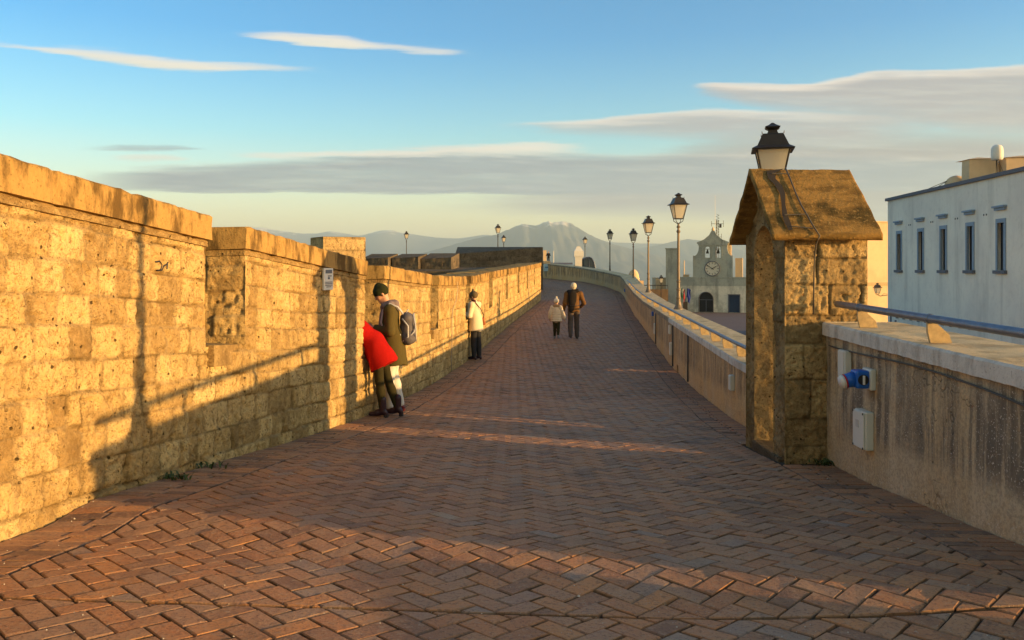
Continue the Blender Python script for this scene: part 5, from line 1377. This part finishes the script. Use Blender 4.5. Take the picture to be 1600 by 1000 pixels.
blob('coat', [('c', V3(0, .0, .58), V3(0, .0, 1.0), .23, .18, ((0, 1, 0), .8)), ('c', V3(0, .0, 1.0), ch, .165, .165, ((0, 1, 0), .75)), ('c', shL, shR, .08, .08), ('c', V3(0, .03, 1.3), V3(0, .04, 1.38), .12, .085), ('c', shL, eL, .068, .06), ('c', eL, wL+(eL-wL)*.12, .058, .048), ('c', shR, eR, .068, .06), ('c', eR, wR+(eR-wR)*.12, .058, .048)], .014, cloth('cream_wool', (.66, .55, .38), .08), C_, .03, fold=(.006, 8, 6), zcut=.70)
blob('trousers', leg_prims(hipL, kL, aL, 1.05, (.085, .065, .052))+leg_prims(hipR, kR, aR, 1.05, (.085, .065, .052))+[('c', hipL, hipR, .1, .1)], .014, cloth('charcoal_trousers', (.03, .03, .035), .15), C_, .02, fold=(.004, 9, 12))
for a_ in (aL, aR): boot('boot', a_, (0, 1, 0), M_BOOT, C_, .95, 0, .1)
blob('scarf', [('c', V3(-.05, .03, 1.40), V3(.05, .03, 1.40), .062, .062), ('c', V3(-.04, .07, 1.40), V3(.04, .07, 1.40), .055, .055)], .012, cloth('dark_red_scarf', (.08, .02, .015), .2), C_, .03)
ht = blob('knit_hat', [('c', g(-.03, 0, .045), g(.01, 0, .045), .094, .094), ('c', g(-.02, 0, .10), g(-.02, 0, .125), .07, .045)], .011, cloth('grey_brown_knit', (.13, .10, .055), .25, 60), C_, .02)
blob('pompom', [('c', g(-.025, 0, .165), g(-.025, 0, .175), .032, .032)], .009, cloth('pompom_wool', (.2, .15, .08), .3, 80), ht, .02)
bg_ = blob('handbag', [('c', V3(.20, -.10, .88), V3(.20, .06, .88), .055, .055, ((1, 0, 0), .7)), ('c', V3(.20, -.08, .98), V3(.20, .04, .98), .05, .05, ((1, 0, 0), .7))], .011, plain('tan_leather', (.36, .10, .02), .5, 0, .15, 10), C_, .04)
MB().tube([(.215, .05, 1.0), (.17, .12, 1.15), (.02, .175, 1.3), (-.13, .09, 1.43), (-.13, -.04, 1.42), (0, -.125, 1.25), (.13, -.15, 1.08), (.215, -.08, 1.0)], .011, 6).build('strap', plain('brown_strap', (.09, .03, .015), .5), bg_, True)

# ---- 4: the man walking away
dx_, dy_ = 1.93, 26.0
D_ = person((dx_, dy_, gz(dx_, dy_)), math.radians(4), 'white-haired man in brown and black jacket walking away with the child', None)
hipL, hipR = V3(-.09, 0, .92), V3(.09, 0, .92); kL, kR = V3(-.11, -.02, .50), V3(.11, .10, .52); aL, aR = V3(-.13, -.20, .14), V3(.12, .12, .085)
ch = V3(0, .02, 1.30); nk = V3(0, .02, 1.48); hd4 = V3(.0, .04, 1.62)
shL, shR = V3(-.21, 0, 1.40), V3(.21, 0, 1.40); eL, eR = V3(-.28, -.02, 1.13), V3(.31, -.05, 1.12); wL, wR = V3(-.32, .05, .88), V3(.22, .12, .98)
hp, g = head_prims(hd4, (0, 1, -.1), 1)
blob('body', hp+[('c', nk-V3(0, 0, .08), hd4-V3(0, .02, .04), .058, .056), ('c', V3(0, .0, .98), ch, .13, .15, ((0, 1, 0), .7)), ('c', shL, shR, .07, .07), ('c', shL, eL, .05, .042), ('c', eL, wL, .04, .027), ('c', shR, eR, .05, .042), ('c', eR, wR, .04, .027)]+leg_prims(hipL, kL, aL, .9)+leg_prims(hipR, kR, aR, .9)+hand_prims(wL, (-.1, .1, -1), (1, 0, 0), 1, .5)+hand_prims(wR, (-.5, .6, -.3), (-1, 0, 0), 1, .6), .010, SKIN, D_, .022)
M_BRJ = cloth('brown_jacket', (.15, .075, .028), .15)
jk = blob('jacket', [('c', V3(0, .0, .75), V3(0, .0, 1.1), .195, .18, ((0, 1, 0), .8)), ('c', V3(0, .0, 1.08), ch, .18, .185, ((0, 1, 0), .75)), ('c', shL, shR, .09, .09), ('c', V3(0, .01, 1.38), V3(0, .01, 1.5), .12, .075), ('c', shL, eL, .082, .07), ('c', eL, wL+(eL-wL)*.12, .068, .05), ('c', shR, eR, .082, .07), ('c', eR, wR+(eR-wR)*.12, .068, .05)], .014, M_BRJ, D_, .03, fold=(.008, 8, 7), zcut=.86)
blob('dark_panel', [('c', V3(-.06, -.105, .93), V3(-.06, -.12, 1.38), .11, .13, ((0, 1, 0), .45)), ('c', V3(-.16, -.03, 1.46), V3(.1, -.05, 1.5), .075, .06)], .012, cloth('black_panel', (.02, .017, .016), .2), jk, .03, fold=(.005, 9, 7))
MB().tube([(-.205, .0, 1.05), (-.12, -.165, 1.04), (.0, -.185, 1.04), (.12, -.165, 1.04), (.205, 0, 1.05)], .013, 6).build('belt', M_BLACK, jk, True)
blob('trousers', leg_prims(hipL, kL, aL, 1.12, (.09, .07, .058))+leg_prims(hipR, kR, aR, 1.12, (.09, .07, .058))+[('c', hipL, hipR, .11, .11)], .014, cloth('grey_brown_trousers', (.10, .075, .065), .12), D_, .02, fold=(.006, 9, 12))
boot('shoe', aR, (.1, 1, 0), plain('dark_shoe', (.03, .025, .022), .5), D_, 1, 0, .03)
boot('shoe', aL, (-.1, 1, -.0), plain('dark_shoe', (.03, .025, .022), .5), D_, 1, 0, .03)
blob('hair', [('c', g(-.03, 0, .045), g(.0, 0, .055), .090, .088), ('c', g(-.05, 0, .0), g(-.04, 0, -.04), .072, .055)], .011, cloth('white_hair', (.62, .55, .42), .15, 60), D_, .03, fold=(.006, 30, 30))

# ---- 5: the child
ex_, ey_ = 1.37, 25.7
E_ = person((ex_, ey_, gz(ex_, ey_)), math.radians(-6), 'small child in cream quilted coat and white hat walking beside the man', None)
s = .72
sc = lambda *a: V3(*a)*s
hipL, hipR = sc(-.08, 0, .88), sc(.08, 0, .88); kL, kR = sc(-.07, .05, .5), sc(.08, -.02, .48); aL, aR = sc(-.08, .1, .11), sc(.08, -.13, .13)
ch = sc(0, .02, 1.28); hd5 = sc(0, .04, 1.60); shL, shR = sc(-.17, 0, 1.36), sc(.17, 0, 1.36); eL, eR = sc(-.27, -.02, 1.12), sc(.27, 0, 1.12); wL, wR = sc(-.28, .06, .9), sc(.34, .05, .92)
hp, g = head_prims(hd5, (0, 1, -.1), .84)
blob('body', hp+[('c', ch, hd5-V3(0, .01, .03), .05, .045), ('c', sc(0, 0, .95), ch, .09, .1, ((0, 1, 0), .75)), ('c', shL, shR, .05, .05), ('c', shL, eL, .035, .03), ('c', eL, wL, .03, .02), ('c', shR, eR, .035, .03), ('c', eR, wR, .03, .02)]+leg_prims(hipL, kL, aL, .7)+leg_prims(hipR, kR, aR, .7)+hand_prims(wL, (0, .1, -1), (1, 0, 0), .7, .5)+hand_prims(wR, (.2, .1, -1), (-1, 0, 0), .7, .5), .009, SKIN, E_, .018)
cp_ = [('c', shL, shR, .07, .07), ('c', ch-V3(0, 0, .1), ch, .13, .125, ((0, 1, 0), .8))]
for k in range(7): z = .575+.052*k; cp_.append(('c', V3(-.055, 0, z), V3(.055, 0, z), .125-.006*k, .125-.006*k, ((0, 0, 1), .36)))
cp_.append(('c', V3(0, 0, .62), V3(0, 0, .9), .125, .11, ((0, 1, 0), .85)))
for a, b in ((shL, eL), (eL, wL), (shR, eR), (eR, wR)):
    for k in range(4): p = a+(b-a)*(k+.3)/4; cp_.append(('c', p, p+(b-a)*.12, .056, .056))
blob('quilted_coat', cp_, .009, cloth('cream_quilt', (.62, .50, .38), .06, 20, .6), E_, .012)
blob('fur_hood', [('c', ch+V3(-.07, -.04, .10), ch+V3(.07, -.04, .10), .05, .05), ('c', ch+V3(-.08, .0, .11), ch+V3(-.05, .07, .09), .035, .03), ('c', ch+V3(.08, .0, .11), ch+V3(.05, .07, .09), .035, .03)], .009, cloth('tan_fur', (.35, .22, .12), .3, 80), E_, .02, fold=(.010, 40, 40))
blob('leggings', leg_prims(hipL, kL, aL, .85)+leg_prims(hipR, kR, aR, .85), .011, cloth('dark_olive_leggings', (.035, .03, .015), .15), E_, .02)
hh_ = blob('knit_hat', [('c', g(-.03, 0, .04), g(.01, 0, .045), .094*.84, .094*.84), ('c', g(-.02, 0, .09), g(-.02, 0, .11), .055, .04)], .009, cloth('white_knit', (.72, .64, .52), .15, 60), E_, .02)
blob('pompom', [('c', g(-.02, 0, .165), g(-.02, 0, .17), .03, .03)], .008, cloth('white_pompom', (.7, .62, .5), .2, 80), hh_, .02)
for a_ in (aL, aR): boot('shoe', a_, (0, 1, 0), plain('grey_trainer', (.16, .16, .18), .6), E_, .75, 0, .03)

# ---- 6: far walker at the top of the road
p = at(857, 410.5, 127); F_ = person(p, math.radians(160), 'tiny figure in dark clothes at the top of the road beside the orange pillar', None)
hp, g = head_prims(V3(0, .03, 1.6), (0, 1, -.2), 1)
blob('body', hp+[('c', V3(0, 0, 1.4), V3(0, .02, 1.56), .05, .05), ('c', V3(-.1, 0, .9), V3(-.14, .15, .5), .08, .06), ('c', V3(-.14, .15, .5), V3(-.14, .1, .06), .06, .04), ('c', V3(.1, 0, .9), V3(.13, -.02, .5), .08, .06), ('c', V3(.13, -.02, .5), V3(.14, -.2, .08), .06, .04), ('c', V3(0, 0, .95), V3(0, 0, 1.3), .13, .15)], .03, SKIN, F_, .03)
blob('jacket', [('c', V3(0, 0, .95), V3(0, 0, 1.3), .17, .19), ('c', V3(-.2, 0, 1.36), V3(.2, 0, 1.36), .09, .09), ('c', V3(-.2, 0, 1.36), V3(-.3, .05, 1.1), .08, .07), ('c', V3(-.3, .05, 1.1), V3(-.15, .25, 1.1), .07, .05), ('c', V3(.2, 0, 1.36), V3(.3, .05, 1.1), .08, .07), ('c', V3(.3, .05, 1.1), V3(.15, .25, 1.1), .07, .05)], .03, cloth('dark_jacket', (.02, .02, .025)), F_, .04)
blob('trousers', [('c', V3(-.1, 0, .9), V3(-.14, .15, .5), .1, .08), ('c', V3(-.14, .15, .5), V3(-.14, .1, .1), .08, .06), ('c', V3(.1, 0, .9), V3(.13, -.02, .5), .1, .08), ('c', V3(.13, -.02, .5), V3(.14, -.2, .12), .08, .06)], .03, cloth('dark_trousers', (.02, .02, .025)), F_, .04)
GRAD = [(0, (1.6, 1.36, 1.36)), (.15, (1.38, 1.32, 1.4)), (.45, (.70, 1.15, 1.42)), (.85, (.23, .82, 1.32)), (1, (.21, .79, 1.24))]
SIDE = (1.7, 1.35, 1.0)
CL = 3.1; SUN = 4.4; SUNC = (1, .60, .22); EXPO = 1.9

# ------------------------------------------------------------------ SKY
EL, SX, SY = math.radians(5.5), 1.0, -.32        # towards the sun
az = math.atan2(SX, SY)                           # clockwise from +Y
wd = bpy.data.worlds.new('World'); scene.world = wd; wd.use_nodes = True
t = NT('sky', wd)
sky = t.n('ShaderNodeTexSky', sky_type='NISHITA'); sky.sun_disc = False; sky.sun_elevation = EL; sky.sun_rotation = az
sky.altitude = 250; sky.air_density = 1.2; sky.dust_density = 1.0; sky.ozone_density = 2.0
D = t.n('ShaderNodeTexCoord').outputs['Generated']
sp = t.n('ShaderNodeSeparateXYZ', {0: D}); X, Y, Z = sp.outputs
hy = t.math('MAXIMUM', Y, .25)
U = t.math('DIVIDE', X, hy); V = t.math('DIVIDE', Z, hy)
cu = t.n('ShaderNodeCombineXYZ', {0: t.math('MULTIPLY', U, 1.0), 1: t.math('MULTIPLY', V, 9.0)}).outputs[0]
nA = t.n('ShaderNodeTexNoise', {'Vector': cu, 'Scale': 2.2, 'Detail': 6., 'Roughness': .6}).outputs[0]
cu2 = t.n('ShaderNodeCombineXYZ', {0: t.math('MULTIPLY', U, 1.0), 1: t.math('MULTIPLY', V, 16.0)}).outputs[0]
nB = t.n('ShaderNodeTexNoise', {'Vector': cu2, 'Scale': 6., 'Detail': 6., 'Roughness': .65}).outputs[0]
cu3 = t.n('ShaderNodeCombineXYZ', {0: U, 1: t.math('MULTIPLY', t.math('ADD', V, t.math('MULTIPLY', U, .05)), 11.0)}).outputs[0]
nC = t.n('ShaderNodeTexNoise', {'Vector': cu3, 'Scale': 17., 'Detail': 7., 'Roughness': .7, 'Distortion': .6}).outputs[0]
wob = t.math('MULTIPLY', t.math('SUBTRACT', nA, .5), .035)
Uw = t.math('ADD', U, t.math('MULTIPLY', t.math('SUBTRACT', nB, .5), .05))
Vw = t.math('ADD', V, t.math('ADD', t.math('MULTIPLY', t.math('SUBTRACT', nB, .5), .016), t.math('MULTIPLY', t.math('SUBTRACT', nA, .5), .012)))
def px2u(px): return (px-800)/F
def px2v(py): return (HZ-py)/F
def curve_v(pts):                # piecewise-linear height as a float curve of U
    n = t.t.nodes.new('ShaderNodeFloatCurve'); us = [px2u(p[0]) for p in pts]; vs = [px2v(p[1]) for p in pts]
    lo, hi = -1.4, 1.4
    c = n.mapping.curves[0]
    n.mapping.use_clip = False
    P = [((u-lo)/(hi-lo), v) for u, v in zip(us, vs)]
    c.points[0].location = (0, P[0][1]); c.points[1].location = (1, P[-1][1])
    for q in P: c.points.new(*q)
    n.mapping.update()
    t.t.links.new(t.math('DIVIDE', t.math('SUBTRACT', U, lo), hi-lo), n.inputs['Value'])
    return n.outputs[0]
def band(top, bot, st, sb_, ends, se=.06, nz=.0):
    """cloud between two curves; st, sb_: softness at the top and the bottom"""
    vt = curve_v(top); vb = curve_v(bot)
    a = t.sm(t.math('SUBTRACT', vt, Vw), -st*.3, st); b = t.sm(t.math('SUBTRACT', Vw, vb), 0, sb_)
    m = t.math('MULTIPLY', a, b)
    if ends[0] is not None: m = t.math('MULTIPLY', m, t.sm(Uw, px2u(ends[0]), px2u(ends[0])+se))
    if ends[1] is not None: m = t.math('MULTIPLY', m, t.sm(Uw, px2u(ends[1]), px2u(ends[1])-se))
    return m, t.math('SUBTRACT', vt, Vw)
# base sky
K = .092
base = t.n('ShaderNodeMix', data_type='RGBA', blend_type='MULTIPLY'); base.inputs[0].default_value = 1
t.t.links.new(sky.outputs[0], base.inputs[6])
grad = t.ramp(t.sm(Z, -.02, .36), GRAD)
grad = t.mix(t.sm(Y, .25, -.35), grad, SIDE)
t.t.links.new(grad, base.inputs[7]); col = base.outputs[2]
LIT = tuple(x*CL for x in (1.0, .86, .72)); MAU = tuple(x*CL for x in (.43, .41, .43)); GRY = tuple(x*CL for x in (.28, .345, .41)); MAU2 = tuple(x*CL for x in (.36, .355, .375)); PALE = tuple(x*CL for x in (.80, .80, .70))
def put(col, m, c, k=1.): return t.mix(t.math('MULTIPLY', m, k), col, c)
front = t.sm(Y, .0, .3)
streak = t.sm(nA, .30, .6)
def layer(col, top, bot, st, sb_, ends, body, edge, ew, kb, ke, se=.06, mod=True):
    m, dpt = band(top, bot, st, sb_, ends, se)
    m = t.math('MULTIPLY', m, front)
    if mod: m = t.math('MULTIPLY', m, t.math('ADD', .8, t.math('MULTIPLY', streak, .25), clamp=True))
    m = t.math('MULTIPLY', m, t.sm(t.math('ADD', m, t.math('MULTIPLY', t.math('SUBTRACT', nC, .5), 1.1)), .05, .55))
    e = t.math('MULTIPLY', t.sm(dpt, ew, 0.), t.math('ADD', .5, nB))
    body = t.mix(t.math('MULTIPLY', t.sm(t.math('ADD', t.math('MULTIPLY', nB, .6), t.math('MULTIPLY', nC, .4)), .46, .64), .25), body, PALE)
    c = t.mix(t.math('MULTIPLY', e, ke), body, edge)
    return put(col, m, c, kb)
# wide mauve veil filling the right
col = layer(col, [(-200, 330), (600, 300), (900, 262), (1150, 200), (1400, 190), (1700, 190)], [(-200, 385), (800, 352), (1600, 385)], .04, .03, (560, None), MAU2, MAU2, .01, 1.0, 0, .3, mod=False)
col = layer(col, [(0, 258), (300, 252), (700, 228), (1000, 236), (1700, 240)], [(0, 300), (700, 308), (1200, 306), (1700, 300)], .016, .006, (60, None), GRY, LIT, .010, 1.0, .55, .16)
col = layer(col, [(100, 238), (430, 234), (500, 232), (650, 230), (800, 222), (1000, 215)], [(100, 252), (500, 254), (800, 252), (1000, 250)], .008, .014, (300, 960), PALE, LIT, .02, .95, .95, .1)
col = layer(col, [(680, 200), (780, 190), (950, 182), (1100, 170), (1300, 176), (1600, 190)], [(680, 206), (800, 216), (1000, 230), (1300, 245), (1600, 240)], .006, .03, (690, 1500), MAU, LIT, .016, .92, .9, .15)
col = layer(col, [(1020, 134), (1080, 128), (1250, 128), (1320, 118), (1370, 109), (1450, 108), (1600, 100), (1900, 85)], [(1020, 138), (1100, 165), (1200, 190), (1400, 215), (1900, 230)], .006, .03, (1035, None), MAU, LIT, .016, .95, .9, .06)
col = layer(col, [(-200, 45), (0, 64), (130, 72), (300, 88), (450, 102), (570, 111)], [(-200, 70), (0, 78), (150, 100), (280, 114), (450, 116), (570, 114)], .012, .008, (-300, 585), PALE, LIT, .02, 1.0, .9, .12)
col = layer(col, [(330, 46), (460, 47), (520, 50), (600, 66), (700, 75), (780, 83)], [(330, 58), (430, 68), (520, 82), (600, 84), (700, 90), (780, 88)], .010, .008, (320, 810), PALE, LIT, .02, 1.0, .9, .10)
col = layer(col, [(90, 228), (200, 226), (300, 227), (370, 231)], [(90, 234), (200, 239), (300, 239), (370, 235)], .006, .006, (90, 370), GRY, GRY, .01, .7, 0, .08)
col = layer(col, [(120, 246), (200, 239), (260, 240), (330, 250)], [(120, 254), (330, 256)], .008, .006, (130, 340), PALE, LIT, .02, .7, .8, .06)
col = layer(col, [(240, 326), (500, 326)], [(240, 330), (500, 330)], .003, .003, (300, 480), GRY, GRY, .01, .45, 0, .08)
bg = t.n('ShaderNodeBackground', {'Color': col, 'Strength': K})
t.n('ShaderNodeOutputWorld', {'Surface': bg.outputs[0]})
# ------------------------------------------------------------------ SUN, CAMERA
sl = bpy.data.lights.new('sun', 'SUN'); sl.energy = SUN; sl.angle = math.radians(.6); sl.color = SUNC
so = bpy.data.objects.new('sun', sl); COL.objects.link(so)
v = Vector((SX, SY, math.tan(EL)*math.hypot(SX, SY))); so.rotation_euler = v.to_track_quat('Z', 'Y').to_euler()
cam = bpy.data.cameras.new('camera'); co = bpy.data.objects.new('camera', cam); COL.objects.link(co); scene.camera = co
cam.sensor_width = 36; cam.lens = F/1600*36; cam.shift_y = -(500-HZ)/1600; co.rotation_euler = (math.pi/2, 0, 0)
cam.clip_start = .05; cam.clip_end = 1e5
vs = scene.view_settings; vs.view_transform = 'Standard'; vs.look = 'None'; vs.exposure = EXPO; vs.gamma = 1; vs.use_curve_mapping = False
scene.cycles.max_bounces = 8; scene.cycles.diffuse_bounces = 4; scene.cycles.volume_bounces = 0
scene.cycles.use_denoising = True; scene.cycles.sample_clamp_indirect = 6
